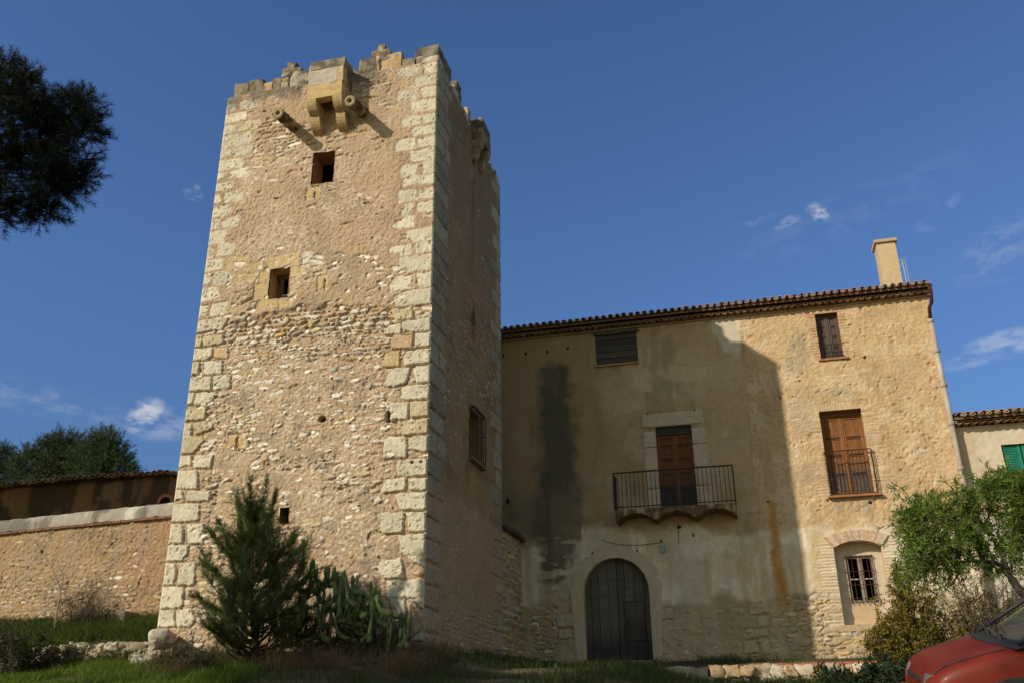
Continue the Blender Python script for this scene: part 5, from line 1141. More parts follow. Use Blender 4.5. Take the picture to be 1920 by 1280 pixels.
rubble_run('low_wall', 'low pale stone retaining wall between the grass and the weedy terrace at the left', onY(60, 1220, 17)[0], onY(283, 1220, 17)[0]+.1, 17.05, lzt, .5, 9, ((.44, .37, .26), (.40, .33, .22), (.50, .43, .33), (.32, .27, .18)), th=.35, sz=(.12, .40))
for (x, y, s_, k, lb) in ((303, 1197, (.46, .6, .36), 1, 'big pale boulder under the left corner quoins of the tower'), (266, 1240, (.40, .34, .26), 2, 'pale boulder half buried in grass in front of the low stone wall')):
    P_ = onY(x, y, 17.55 if k == 1 else 16.2); V, Fc = rock(P_, s_, 9, .7, .09, 710+k, .3); cc = mixc(np.ones((len(V), 3))*np.array((.56, .50, .40)), (.26, .22, .18), sstep(.5, .66, fbm(V[:, 0], V[:, 2]+V[:, 1], .2, 4, 715+k))*.7)
    tag(MB().add(V, Fc, cc).build('boulder', MSTONE, None, True), lb, 'boulder', 'boulders at the left corner of the tower')
# pale foundation stones below the tower front
# =================================================================== PLANTS
def norm(a): return a/(np.linalg.norm(a, axis=-1, keepdims=True)+1e-9)
def rvec(n): return norm(RNG.normal(size=(n, 3)))
def blade_mesh(name, P, D, L, Wd, C, bend=None):
    """n slender blades: two quads' worth of triangles each; bend = sideways droop vector"""
    n = len(P); D = norm(D); S = norm(np.cross(D, rvec(n))); L = np.asarray(L)[:, None]; Wd = np.asarray(Wd)[:, None]
    b = np.zeros_like(P) if bend is None else bend
    mid = P+D*L*.55+b*.3*L; tip = P+D*L+b*L
    V = np.stack([P-S*Wd/2, P+S*Wd/2, mid-S*Wd*.38, mid+S*Wd*.38, tip], 1).reshape(-1, 3)
    o = (np.arange(n)*5)[:, None]; Fc = np.concatenate([o+[0, 1, 3], o+[0, 3, 2], o+[2, 3, 4]])
    return np_mesh(name, V, Fc, False, np.repeat(C, 5, 0))
def leaf_mesh(name, P, D, L, Wd, C, Nn=None):
    n = len(P); D = norm(D); S = norm(np.cross(D, rvec(n) if Nn is None else Nn)); U_ = np.cross(S, D); L = np.asarray(L)[:, None]; Wd = np.asarray(Wd)[:, None]
    V = np.stack([P, P+D*L*.45+S*Wd/2-U_*Wd*.12, P+D*L-U_*L*.12, P+D*L*.45-S*Wd/2-U_*Wd*.12, P+D*L*.5], 1).reshape(-1, 3)
    o = (np.arange(n)*5)[:, None]; Fc = np.concatenate([o+[0, 1, 4], o+[1, 2, 4], o+[2, 3, 4], o+[3, 0, 4]])
    return np_mesh(name, V, Fc, False, np.repeat(C, 5, 0))
def hue(n, base, var=.25, yellow=0.):
    c = np.ones((n, 3))*np.asarray(base); k = 1+var*(RNG.random((n, 1))*2-1); c = c*k; c[:, 0] *= 1+yellow*RNG.random(n); return np.clip(c, .004, .9)
def needle_shoots(Pb, Dd, Ln, per, nl, nw, base, var=.3, up=.0):
    """needles bristling along shoots from Pb in direction Dd of length Ln"""
    n = len(Pb); k = np.repeat(np.arange(n), per); t = RNG.random(n*per)
    P = Pb[k]+Dd[k]*(Ln[k]*t)[:, None]; r = rvec(n*per); r = norm(r-Dd[k]*np.sum(r*Dd[k], 1)[:, None])
    D = norm(Dd[k]*(.45+.5*t)[:, None]+r*.75+np.array([0, 0, up])); sv = (1+.35*(RNG.random(n)*2-1))[k]
    return P, D, nl*(.7+.5*RNG.random(n*per)), np.full(n*per, nw), hue(n*per, base, var)*sv[:, None]
def limb(p, d, L, r0, n=7, up=.0, wob=.12, r1=.25):
    pts = [np.array(p, float)]; d = np.array(d, float)
    for k in range(n):
        d = norm(d+RNG.normal(size=3)*wob+np.array([0, 0, up])); pts.append(pts[-1]+d*L/n)
    return pts, np.linspace(r0, r0*r1, n+1)

# ---- young pine in front of the tower
YP = 15.9; pb = onY(478, 1275, YP); pz = float(gz(pb[0], YP)); ptop = onY(470, 905, YP)
pine = empty('young_pine', (pb[0], YP, pz), 'young bushy green pine growing against the foot of the tower', 'tree')
m = MB(); H_ = ptop[2]-pz
trunk = [np.array([pb[0]+.03*math.sin(k*.9)+(ptop[0]-pb[0])*k/12, YP+.02*math.cos(k), pz-.1+H_*.9*k/12]) for k in range(13)]
m.tube(trunk, np.linspace(.075, .012, 13), 8, (.16, .13, .10)); SP, SD, SL = [], [], []
for k in range(135):
    t = .02+RNG.random()**1.25*.93; p = trunk[0]+(trunk[-1]-trunk[0])*t; a = RNG.random()*2*math.pi
    Lb = (1.62*(1-t)**.95+.20)*RNG.uniform(.40, 1.12)*(1+.25*math.sin(2*a+5*t)); el = -.05+.75*t+RNG.uniform(-.15, .35); Lb = min(Lb, 1.15 if t < .25 else 9); el = max(el, .22-t)
    d = np.array([math.cos(a)*math.cos(el), math.sin(a)*math.cos(el), math.sin(el)]); pts, rr_ = limb(p, d, Lb, .018*(1-t)+.007, 8, .13, .13); m.tube(pts, rr_, 4, (.16, .12, .08), False)
    for q in range(int(4+Lb*11)):
        f0 = .35+.65*RNG.random()**.7; i = min(7, int(f0*8)); f_ = RNG.random(); pp = pts[i]*(1-f_)+pts[i+1]*f_; dd = norm(pts[i+1]-pts[i]); sd = norm(dd*.7+RNG.normal(size=3)*.5+np.array([0, 0, .45])); L_ = RNG.uniform(.10, .42)
        SP.append(pp); SD.append(sd); SL.append(L_); m.tube([pp, pp+sd*L_], [.005, .002], 3, (.14, .10, .06), False)
    SP.append(pts[-1]); SD.append(norm(pts[-1]-pts[-2])); SL.append(.25)
for k, (ax_, ay_) in enumerate(((445, 935), (470, 905), (498, 912), (515, 935), (415, 985), (398, 1000), (545, 1010), (560, 1030), (385, 1060), (372, 1120), (572, 1085), (600, 1130), (575, 1160))):
    tp = onY(ax_, ay_, YP+RNG.uniform(-.3, .3)); bs = trunk[0]+(trunk[-1]-trunk[0])*RNG.uniform(.5, .75)*np.clip((1290-ay_)/330, .3, 1.); n_ = 12
    pts = [bs+(tp-bs)*(i/n_)+np.array([0, 0, -.12*math.sin(math.pi*i/n_)]) for i in range(n_+1)]; m.tube(pts, np.linspace(.016, .005, n_+1), 4, (.16, .12, .08), False)
    for i in range(3, n_+1):
        for q in range(5): SP.append(pts[i]); SD.append(norm(norm(pts[i]-pts[i-1])+RNG.normal(size=3)*.30)); SL.append(RNG.uniform(.12, .24))
m.build('trunk', MBARK, pine)
nb3 = needle_shoots(np.array(SP), np.array(SD), np.array(SL), 52, .10, .0046, (.088, .125, .032), .45, .1)
link('needles', blade_mesh('needles', *nb3), MNEEDLE, pine)

# ---- cactus clump
YC = 16.7; cb = onY(650, 1230, YC); cac = empty('cactus', (cb[0], YC, 2.7), 'sprawling clump of green upturned cylindrical cactus stems beside the young pine', 'cactus')
MCAC = mat_attr('cactus skin', rough=.6, nscale=30, lo=.7, hi=1.25, bscale=55, bdist=.008, spec=.25)
ex = [530, 548, 565, 585, 605, 625, 645, 670, 695, 715, 728, 745, 760, 772]; ey = [1110, 1075, 1048, 1042, 1050, 1062, 1068, 1072, 1082, 1105, 1140, 1150, 1142, 1142]
sp_p, sp_d = [], []
def cstem(tipx, tipy, yy, low, out_, rad):
    T = onY(tipx, tipy, yy); Lh = low; pts = []
    hx = out_*(1 if RNG.random() < .5 else -1) if abs(out_) > 0 else 0; hy = RNG.uniform(-.3, .3)
    for k in range(13):
        t = k/12; s_ = 1-(1-t)**2.0     # runs out sideways first, then turns up
        pts.append(np.array([T[0]-hx*(1-s_), T[1]-hy*(1-s_), T[2]-Lh*(1-t**1.8)]))
    rad_ = [rad*(.8+.25*math.sin(k*.5+.6))*(1 if k < 12 else .45) for k in range(13)]
    m = MB(); g_ = np.array((.13, .17, .06))*RNG.uniform(.75, 1.25); m.tube(pts, rad_, 9, g_)
    V = m.v[0]; V += (np.stack([fbm(V[:, (a+1) % 3]+V[:, a]*.5, V[:, (a+2) % 3], .045, 2, 77+a) for a in range(3)], 1)-.5)*.022
    m.build('stem', MCAC, cac, True)
    for k in range(2, 13):
        for q in range(5): sp_p.append(pts[k]); sp_d.append(rvec(1)[0]+norm(pts[k]-pts[k-1])*.6)
for k in range(99):
    x = RNG.choice([RNG.uniform(545, 720), RNG.uniform(590, 735), RNG.uniform(725, 776)], p=[.42, .48, .10]); top = float(np.interp(x, ex, ey)); dep = RNG.random()
    y = top+(RNG.random()**1.3)*(1185-top)*.9 if k > 26 else top+RNG.uniform(0, 22)
    cstem(x, y, YC+RNG.uniform(-.7, .6), RNG.uniform(.35, .75), RNG.uniform(.05, .5 if x < 715 else .2), RNG.uniform(.043, .058))
P = np.array(sp_p); link('spines', blade_mesh('spines', P, np.array(sp_d), np.full(len(P), .10), np.full(len(P), .006), hue(len(P), (.16, .17, .07), .3)), MLEAF, cac)

# ---- generic leafy bush
def bush(name, label, cat, centers, nleaf, ll, lw, base, var=.35, stems=40, mat=None, twig=(.12, .09, .06), zmin=None, yellow=.2, leafname='leaves', up=.3, root_z=None, twig_r=.008):
    """centers: (x, y, z, rx, ry, rz, weight) lobes"""
    C_ = np.array(centers, float); w = C_[:, 6]/C_[:, 6].sum(); cx, cy = C_[:, 0].mean(), C_[:, 1].mean(); rz_ = float(gz(cx, cy)) if root_z is None else root_z
    root = empty(name, (cx, cy, rz_), label, cat); m = MB(); Pt, Dt = [], []
    for k in range(stems):
        c = C_[RNG.choice(len(C_), p=w)]; q = rvec(1)[0]*RNG.random()**.4; tip = c[:3]+q*c[3:6]; b = np.array([cx+(tip[0]-cx)*.3+RNG.normal()*.1, cy+(tip[1]-cy)*.3+RNG.normal()*.1, 0]); b[2] = min(float(gz(b[0], b[1])) if root_z is None else root_z, tip[2]-.1)
        n_ = 9; pts = [b+(tip-b)*np.array([t**1.2, t**1.2, t]) + RNG.normal(size=3)*.03*(t > 0)*min(1, np.linalg.norm(tip-b)) for t in np.linspace(0, 1, n_)]
        m.tube(pts, np.linspace(twig_r*1.6, twig_r*.4, n_), 4, np.array(twig)*RNG.uniform(.7, 1.2), False)
        for i in range(3, n_):
            for e in range(3):
                d = norm(pts[i]-pts[i-1]+RNG.normal(size=3)*.12); L_ = RNG.uniform(.15, .45)*min(1.2, c[3]*1.4); ps, rs = limb(pts[i], norm(d+RNG.normal(size=3)*.6), L_, twig_r*.55, 4, .05, .2); m.tube(ps, rs, 3, np.array(twig)*RNG.uniform(.7, 1.2), False); Pt.append(ps); 
    m.build('stems', MTWIG if False else MWOODC, root)
    if nleaf:
        seg = [(a, b) for ps in Pt for a, b in zip(ps[:-1], ps[1:])]; a = np.array([s[0] for s in seg]); b = np.array([s[1] for s in seg]); i = RNG.integers(0, len(seg), nleaf); t = RNG.random((nleaf, 1))
        P = a[i]*(1-t)+b[i]*t+RNG.normal(size=(nleaf, 3))*.02; D = norm(b[i]-a[i])*.6+rvec(nleaf)*.8+np.array([0, 0, up]); sv = 1+.3*(RNG.random(len(seg))*2-1)
        link(leafname, leaf_mesh(leafname, P, D, ll*(.6+.7*RNG.random(nleaf)), lw*(.7+.5*RNG.random(nleaf)), hue(nleaf, base, var, yellow)*sv[i][:, None]), mat or MLEAF, root)
    return root
def lobe(px_, py_, Y, rx, ry, rz, w=1.): p = onY(px_, py_, Y); return (p[0], p[1], p[2], rx, ry, rz, w)

bush('shrub', 'dark evergreen shrub in the bottom left corner, below the sapling', 'shrub', [lobe(20, 1205, 15.6, .7, .5, .38), lobe(75, 1212, 15.8, .45, .4, .32), lobe(-40, 1195, 15.6, .6, .5, .45), lobe(110, 1232, 15.9, .28, .3, .2)], 9000, .05, .022, (.035, .048, .018), .4, 50)
bush('shrub', 'straggly grey green shrub between the pale boulder and the young pine', 'shrub', [lobe(330, 1225, 15.6, .5, .4, .35), lobe(390, 1245, 15.2, .45, .4, .3), lobe(300, 1250, 15.4, .35, .3, .2)], 7000, .055, .014, (.060, .068, .030), .4, 60)
bush('shrub', 'low dark bush under the cactus clump', 'shrub', [lobe(600, 1190, 16.2, .9, .5, .42), lobe(690, 1195, 16.3, .8, .5, .36), lobe(560, 1215, 15.9, .5, .4, .35), lobe(740, 1215, 16.3, .5, .4, .22)], 9000, .05, .020, (.026, .034, .014), .4, 60)
bush('shrub', 'yellow green leafy bush under the right balcony window, left of the red car', 'shrub', [lobe(1680, 1170, 16., .42, .4, .5), lobe(1720, 1120, 16., .40, .4, .42), lobe(1745, 1180, 16.2, .5, .4, .45), lobe(1650, 1200, 15.9, .26, .3, .32), lobe(1690, 1085, 16.1, .2, .3, .3), lobe(1770, 1215, 15.8, .5, .4, .35)], 30000, .050, .024, (.150, .150, .022), .5, 110, yellow=.5)
bush('shrub', 'brown half bare twiggy bush behind the red car', 'shrub', [lobe(1800, 1130, 16.5, .45, .4, .42), lobe(1850, 1110, 16.6, .5, .4, .42), lobe(1905, 1120, 16.6, .5, .4, .42), lobe(1950, 1120, 16.6, .5, .4, .5), lobe(1800, 1180, 16.3, .5, .4, .4)], 16000, .040, .013, (.115, .095, .040), .5, 150, twig=(.13, .095, .06), twig_r=.007)
bush('shrub', 'dark creeping bush at the foot of the terrace wall, in front of the red car', 'shrub', [lobe(1655, 1252, 14., .28, .3, .17), lobe(1610, 1262, 14., .32, .3, .16), lobe(1690, 1262, 13.6, .3, .3, .2), lobe(1560, 1272, 14., .3, .3, .14)], 7500, .05, .032, (.020, .042, .014), .4, 50)

bush('shrub', 'low weedy green shrub in front of the low stone wall at the left', 'shrub', [lobe(225, 1236, 16.3, .42, .3, .16), lobe(165, 1240, 16.2, .4, .3, .16), lobe(120, 1228, 16.4, .3, .3, .2)], 6000, .06, .018, (.050, .072, .022), .4, 60)
bush('shrub', 'dry brown bush at the foot of the garden wall, beside the stone trough', 'shrub', [lobe(150, 1140, 19.3, .7, .35, .42), lobe(195, 1150, 19.2, .5, .3, .28)], 2600, .05, .014, (.060, .052, .026), .4, 80, twig=(.10, .07, .045), twig_r=.006)
# bare sapling by the garden wall
sp = empty('sapling', tuple(onY(100, 1190, 18.4)), 'thin bare grey sapling in front of the garden wall', 'sapling'); m = MB()
def poly_px(mb, L, Y, r0, r1, col=(.26, .21, .16)): pts = [onY(x, y, Y) for x, y in L]; mb.tube(pts, np.linspace(r0, r1, len(pts)), 5, col, False)
for L, r0 in (([(101, 1195), (104, 1160), (112, 1120), (114, 1105), (106, 1085), (96, 1062), (86, 1045)], .022), ([(113, 1110), (119, 1085), (117, 1070), (124, 1055)], .012), ([(112, 1120), (118, 1100), (122, 1092)], .010), ([(108, 1092), (98, 1088), (92, 1075)], .008), ([(97, 1064), (100, 1048), (99, 1040)], .007), ([(104, 1160), (92, 1140), (84, 1125), (70, 1110)], .011), ([(84, 1125), (80, 1108), (76, 1098)], .007), ([(104, 1170), (110, 1150), (122, 1135)], .008), ([(20, 1185), (22, 1165), (19, 1150)], .008), ([(117, 1072), (110, 1060), (108, 1050)], .006), ([(70, 1110), (62, 1104), (55, 1108)], .006)): poly_px(m, L, 18.4, r0, r0*.35)
m.build('stem', MWOODC, sp)

# ---- leafy tree on the right
TYY = 12.6
rt_ = empty('tree', tuple(onY(2020, 1290, TYY)), 'spreading tree with slender drooping green leaves, in front of the right end of the houses', 'tree'); m = MB()
SEG = []
def tl(L, r0, r1, Y0=TYY, Y1=TYY):
    n = len(L); pts = [onY(x, y, Y0+(Y1-Y0)*k/(n-1)) for k, (x, y) in enumerate(L)]
    q = []
    for a, b in zip(pts[:-1], pts[1:]): q += [a, a*.5+b*.5+RNG.normal(size=3)*.012]
    q.append(pts[-1]); m.tube(q, np.linspace(r0, r1, len(q)), 7, (.075, .058, .045), False); return q
main = tl([(2060, 1330), (2010, 1220), (1960, 1150), (1918, 1112), (1895, 1082)], .085, .045)
B_ = [tl([(1895, 1082), (1878, 1060), (1850, 1052), (1822, 1048), (1790, 1030), (1770, 1010)], .032, .010), tl([(1895, 1082), (1880, 1040), (1862, 1005), (1845, 985), (1825, 960), (1800, 945)], .034, .010), tl([(1878, 1060), (1900, 1010), (1905, 960), (1897, 930), (1893, 915)], .026, .008, TYY, TYY+.2), tl([(1960, 1150), (1975, 1060), (1960, 980), (1945, 935), (1935, 905)], .04, .010, TYY, TYY-.3), tl([(1850, 1052), (1830, 1020), (1790, 985), (1750, 965), (1720, 960)], .018, .006, TYY, TYY+.3), tl([(1822, 1048), (1795, 1050), (1760, 1045), (1730, 1035)], .014, .005, TYY, TYY-.3), tl([(1905, 960), (1880, 930), (1850, 915)], .012, .005), tl([(1975, 1060), (2020, 1000), (2040, 940)], .03, .008), tl([(1845, 985), (1860, 950), (1870, 920)], .012, .005), tl([(1790, 985), (1770, 975), (1735, 1000), (1705, 1000)], .010, .004, TYY+.2, TYY-.1), tl([(1895, 1082), (1900, 1040), (1920, 1010), (1940, 1000)], .02, .006, TYY, TYY-.4)]
m2 = m
Pl, Dl, Cl = [], [], []
lob = [(1715, 960, 40, 34), (1690, 1000, 26, 36), (1745, 1005, 44, 46), (1755, 945, 38, 28), (1800, 990, 44, 52), (1730, 1060, 40, 40), (1835, 940, 46, 42), (1868, 918, 42, 30), (1905, 910, 38, 26), (1895, 940, 46, 46), (1830, 1015, 44, 40), (1875, 1000, 44, 46), (1930, 960, 54, 64), (1965, 912, 50, 34), (1920, 1050, 34, 34), (1700, 1045, 26, 34), (1785, 1060, 36, 34), (1980, 1000, 60, 60), (1770, 1100, 34, 24), (1700, 1100, 26, 26), (1850, 1075, 30, 24)]
ends = np.concatenate([np.array(q) for q in B_])
for (x, y, rx, ry) in lob:
    for k in range(int(rx*ry/31)):
        tgt = onY(x+RNG.normal()*rx*.6, y+RNG.normal()*ry*.6, TYY+RNG.normal()*.4)
        dd = np.linalg.norm(ends-tgt, axis=1)+RNG.random(len(ends))*.15; s0 = ends[np.argmin(dd)]
        n_ = 6; pts = [s0+(tgt-s0)*t+np.array([0, 0, .10*math.sin(math.pi*t)]) for t in np.linspace(0, 1, n_)]
        m.tube(pts, np.linspace(.005, .0018, n_), 3, (.12, .10, .06), False)
        br = RNG.uniform(.7, 1.3)
        for e in range(20):
            t = .35+.65*RNG.random(); i = min(n_-2, int(t*(n_-1))); Pl.append(pts[i]+(pts[i+1]-pts[i])*RNG.random()); Dl.append(norm(tgt-s0)*.5+rvec(1)[0]*.75+np.array([0, 0, -.05])); Cl.append(br)
m.build('trunk', MWOODC, rt_)
n_ = len(Pl); link('leaves', leaf_mesh('leaves', np.array(Pl), np.array(Dl), .095*(.6+.7*RNG.random(n_)), .016*(.7+.5*RNG.random(n_)), hue(n_, (.098, .185, .026), .4, .5)*np.array(Cl)[:, None]), MLEAF, rt_)

# ---- big pine reaching in from the upper left
YB = 10.0
bp = empty('pine_tree', (-15.0, 8.6, float(gz(-15., 8.6))), 'tall dark pine whose shaded branches reach in at the upper left', 'tree'); m = MB()
tr0 = np.array(bp.location); crown = []
trk = [tr0+np.array([.10*math.sin(k)+.05*k, .06*k, k*1.15]) for k in range(10)]; m.tube(trk, np.linspace(.26, .08, 10), 10, (.16, .11, .08))
SP, SD, SL = [], [], []
def pine_lobe(c, r, n, Lmin=.12, Lmax=.30, from_=None):
    c = np.asarray(c); src = trk[6] if from_ is None else from_
    pts = [src+(c-src)*t+np.array([0, 0, .35*math.sin(math.pi*t)]) for t in np.linspace(0, 1, 9)]; m.tube(pts, np.linspace(.018, .008, 9), 6, (.03, .022, .016), False)
    r = r*.86; n = int(n*.8); q = rvec(n); q[:, 2] *= .8; rad = RNG.random(n)**.45
    for k in range(n):
        p = c+q[k]*rad[k]*r; SP.append(p); SD.append(norm(q[k]+RNG.normal(size=3)*.35+np.array([.1, 0, .25]))); SL.append(RNG.uniform(Lmin, Lmax))
        if k % 4 == 0: m.tube([c+RNG.normal(size=3)*.1, c*.5+p*.5+RNG.normal(size=3)*.06, p], [.014, .008, .004], 3, (.10, .07, .05), False)
for (x, y, r, n, dy) in ((25, 175, .52, 230, 0), (80, 235, .52, 240, .2), (142, 215, .40, 150, .0), (165, 245, .25, 75, -.2), (150, 190, .22, 60, .1), (30, 300, .62, 300, .2), (105, 325, .42, 170, -.2), (150, 330, .22, 60, .0), (80, 385, .36, 130, .1), (20, 390, .40, 150, .1), (-30, 250, .7, 260, 0), (-60, 350, .6, 200, .3), (-40, 150, .5, 150, .3), (8, 125, .25, 55, 0), (50, 150, .2, 45, 0), (125, 355, .25, 60, 0), (100, 280, .35, 120, .3), (60, 200, .35, 120, -.3), (165, 300, .14, 22, 0)):
    pine_lobe(onY(x, y, YB+dy), r, n)
for (p, r, n) in (((-12.6, 9.6, 8.3), .9, 180), ((-14.2, 8.6, 8.2), .9, 170), ((-15.4, 8.4, 9.6), .9, 120)):
    pine_lobe(p, r, n, .25, .5)
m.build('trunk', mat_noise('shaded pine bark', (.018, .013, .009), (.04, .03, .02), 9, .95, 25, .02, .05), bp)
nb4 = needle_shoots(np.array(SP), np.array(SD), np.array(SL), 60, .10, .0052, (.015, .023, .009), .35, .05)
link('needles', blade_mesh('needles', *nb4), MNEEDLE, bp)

# ---- pines far behind the outbuilding (and two unseen ones added off to the left to shade it)
def far_pine(label, cx, cy, zb, lobes, base, per=26, nl=.22, nw=.018, group=None):
    root = empty('pine_tree', (cx, cy, zb), label, 'tree', group); m = MB(); top = max(l[2]+l[4] for l in lobes)
    m.tube([(cx, cy, zb-.2), (cx+.1, cy, zb+(top-zb)*.5), (cx, cy, top-.8)], [.28, .2, .05], 8, (.10, .075, .055))
    SP, SD, SL = [], [], []
    for (x, y, z, r, rz, n) in lobes:
        q = rvec(n); rad = RNG.random(n)**.4; P = np.array([x, y, z])+q*rad[:, None]*np.array([r, r, rz]); SP.append(P); SD.append(norm(q+np.array([0, 0, .5])+RNG.normal(size=(n, 3))*.3)); SL.append(RNG.uniform(.3, .7, n))
        for k in range(0, n, 14): m.tube([(cx, cy, z-.3*rz), (np.array([cx, cy, z-.2*rz])+P[k])/2+np.array([0, 0, .2]), P[k]], [.05, .03, .012], 4, (.10, .075, .055), False)
    m.build('trunk', MBARK, root); a = needle_shoots(np.concatenate(SP), np.concatenate(SD), np.concatenate(SL), per, nl, nw, base, .35, .1)
    link('needles', blade_mesh('needles', *a), MNEEDLE, root)
def fl(px_, py_, Y, r, rz, n): p = onY(px_, py_, Y); return (p[0], p[1], p[2], r, rz, n)
FYY = 42.
p = onY(195, 930, FYY); far_pine('rightmost far pine with a pointed crown, rising above the outbuilding roof', p[0], FYY, 4.5, [fl(200, 830, FYY, .7, .75, 130), fl(195, 855, FYY, 1.2, .9, 260), fl(218, 862, FYY+.5, .7, .8, 110), fl(236, 872, FYY, .28, .5, 40), fl(180, 835, FYY, .5, .5, 60), fl(170, 870, FYY, 1.1, .9, 220), fl(200, 890, FYY, 1.6, .9, 260), fl(230, 888, FYY, .5, .5, 60)], (.062, .090, .028), group='far pines above the outbuilding')
p = onY(110, 930, FYY+1); far_pine('broad round crowned far pine in the middle, above the outbuilding roof', p[0], FYY+1, 4.5, [fl(118, 838, FYY+1, 1.0, .8, 200), fl(95, 855, FYY+1, 1.0, .9, 220), fl(140, 848, FYY+1, .9, .8, 190), fl(65, 872, FYY+1, 1.0, .8, 200), fl(120, 885, FYY+1, 1.8, 1., 320), fl(60, 890, FYY+1, 1.2, .9, 220), fl(105, 828, FYY+1, .5, .5, 60), fl(50, 858, FYY+1, .5, .5, 70), fl(150, 870, FYY+1, 1., .9, 180)], (.055, .078, .026), group='far pines above the outbuilding')
p = onY(0, 930, FYY+2); far_pine('smaller far pine cut by the left edge of the view, above the outbuilding roof', p[0], FYY+2, 4.5, [fl(2, 868, FYY+2, .7, .9, 160), fl(26, 880, FYY+2, .5, .6, 90), fl(-30, 880, FYY+2, 1.2, 1.2, 200), fl(15, 900, FYY+2, 1.2, .8, 180), fl(4, 850, FYY+2, .3, .4, 40)], (.050, .070, .025), group='far pines above the outbuilding')
far_pine('unseen tall pine added off to the left to shade the far end of the outbuilding', -29.5, 19.5, 4.3, [(-29.5, 19.5, 12.4, 2.8, 2.2, 700), (-32, 20, 11.5, 2.2, 1.8, 350), (-28.5, 19, 14., 2., 1.5, 300)], (.035, .05, .02), 20, .3, .05)
far_pine('unseen tall pine added off to the left to shade the near end of the outbuilding', -24.8, 19.0, 4.3, [(-24.6, 19.2, 12.6, 2.6, 2.2, 700), (-26.5, 19.6, 12.4, 2.2, 2.0, 450), (-24.0, 18.6, 14.2, 1.9, 1.5, 300)], (.035, .05, .02), 20, .3, .05)
far_pine('unseen pine added beside the lane to shade the ground before the tower', -12.5, 4.6, .7, [(-14.2, 6.2, 8.6, 1.9, 1.0, 460), (-12.9, 7.4, 8.2, 1.3, .8, 260), (-12., 6., 11.3, 1.9, 1.3, 420), (-10.6, 5., 10.8, 1.5, 1.1, 300), (-11.2, 4.4, 9.8, 1.3, 1., 240), (-9.9, 6.2, 9.8, .9, .8, 160)], (.035, .05, .02), 18, .22, .03)  # out of view, put in for the shade it throws on the foreground
# ---- unseen tree added behind the viewpoint to shade the parked car
far_pine('unseen pine added behind the viewpoint to shade the parked car', -4.6, -1.6, -.3, [(-3.2, .0, 7.0, 1.6, 1.2, 420), (-2.2, .5, 6.4, 1.3, .9, 300), (-4.2, -.8, 8.2, 1.6, 1.3, 380), (-3.4, .8, 8.3, 1.2, .9, 260)], (.035, .05, .02), 18, .22, .03)

# =================================================================== GRASS
def grass(name, n, xr, yr, dens, L0, L1, wd, base, var, bendk=.35, yellow=.3, zoff=-.02):
    x = RNG.uniform(*xr, n); y = RNG.uniform(*yr, n); keep = RNG.random(n) < dens(x, y); x, y = x[keep], y[keep]; n = len(x)
    P = np.stack([x, y, gz(x, y)+zoff], -1); D = np.stack([RNG.normal(size=n)*.28, RNG.normal(size=n)*.28, np.ones(n)], -1); cl = .6+.8*fbm(x, y, .5, 3, 990)
    L = RNG.uniform(L0, L1, n)*cl; b = rvec(n)*bendk; b[:, 2] = -np.abs(b[:, 2])*.6
    cv = (.75+.5*fbm(x, y, .8, 3, 991))[:, None]
    return tag(link(name, blade_mesh(name, P, D, L, np.full(n, wd)*RNG.uniform(.7, 1.4, n), hue(n, base, var, yellow)*cv, b), MGRASS), kind='stuff')
inside = lambda x, y: ((x > TX0-.2) & (x < TX1+.2) & (y > TY0-.1))
gr = lambda x, y: np.where(inside(x, y) | (y > 26.4), 0, 1)*np.where((x < -11.5) & (y < 16.9), 1., np.where(x > -4.5, .55, .5))
grass('grass', 150000, (-20, -8), (12.8, 16.8), lambda x, y: gr(x, y)*sstep(.25, .5, fbm(x, y, 1., 3, 992)), .10, .28, .010, (.095, .165, .020), .4, .4)
grass('grass', 60000, (-8, 4), (13.5, 23.8), lambda x, y: gr(x, y)*sstep(.35, .55, fbm(x, y, 1., 3, 993)), .10, .30, .010, (.050, .078, .016), .4, .4)
grass('grass', 16000, (-6.2, 3), (23.9, 26.4), lambda x, y: gr(x, y)*sstep(.48, .62, fbm(x, y, .9, 3, 996)), .06, .28, .010, (.055, .080, .020), .4, .4)
grass('weeds', 60000, (-20, -12.5), (17.1, 19.9), lambda x, y: sstep(.3, .5, fbm(x, y, .8, 3, 994)), .12, .40, .014, (.062, .098, .018), .45, .5)
dg = lambda x, y: np.where(inside(x, y), 0, 1)*sstep(.35, .55, fbm(x, y, .7, 3, 995))
grass('dry_grass', 13000, (-10.2, -5.4), (14.4, 17.6), dg, .18, .62, .006, (.13, .092, .05), .5, .45, .1)
bush('weed', 'dry thorny weed stalks in front of the right corner of the tower', 'weed', [lobe(700, 1240, 15.4, .8, .5, .3), lobe(780, 1245, 15.6, .5, .4, .26), lobe(610, 1250, 15.2, .6, .4, .3)], 1500, .03, .012, (.16, .11, .06), .4, 70, twig=(.22, .15, .10), twig_r=.005)

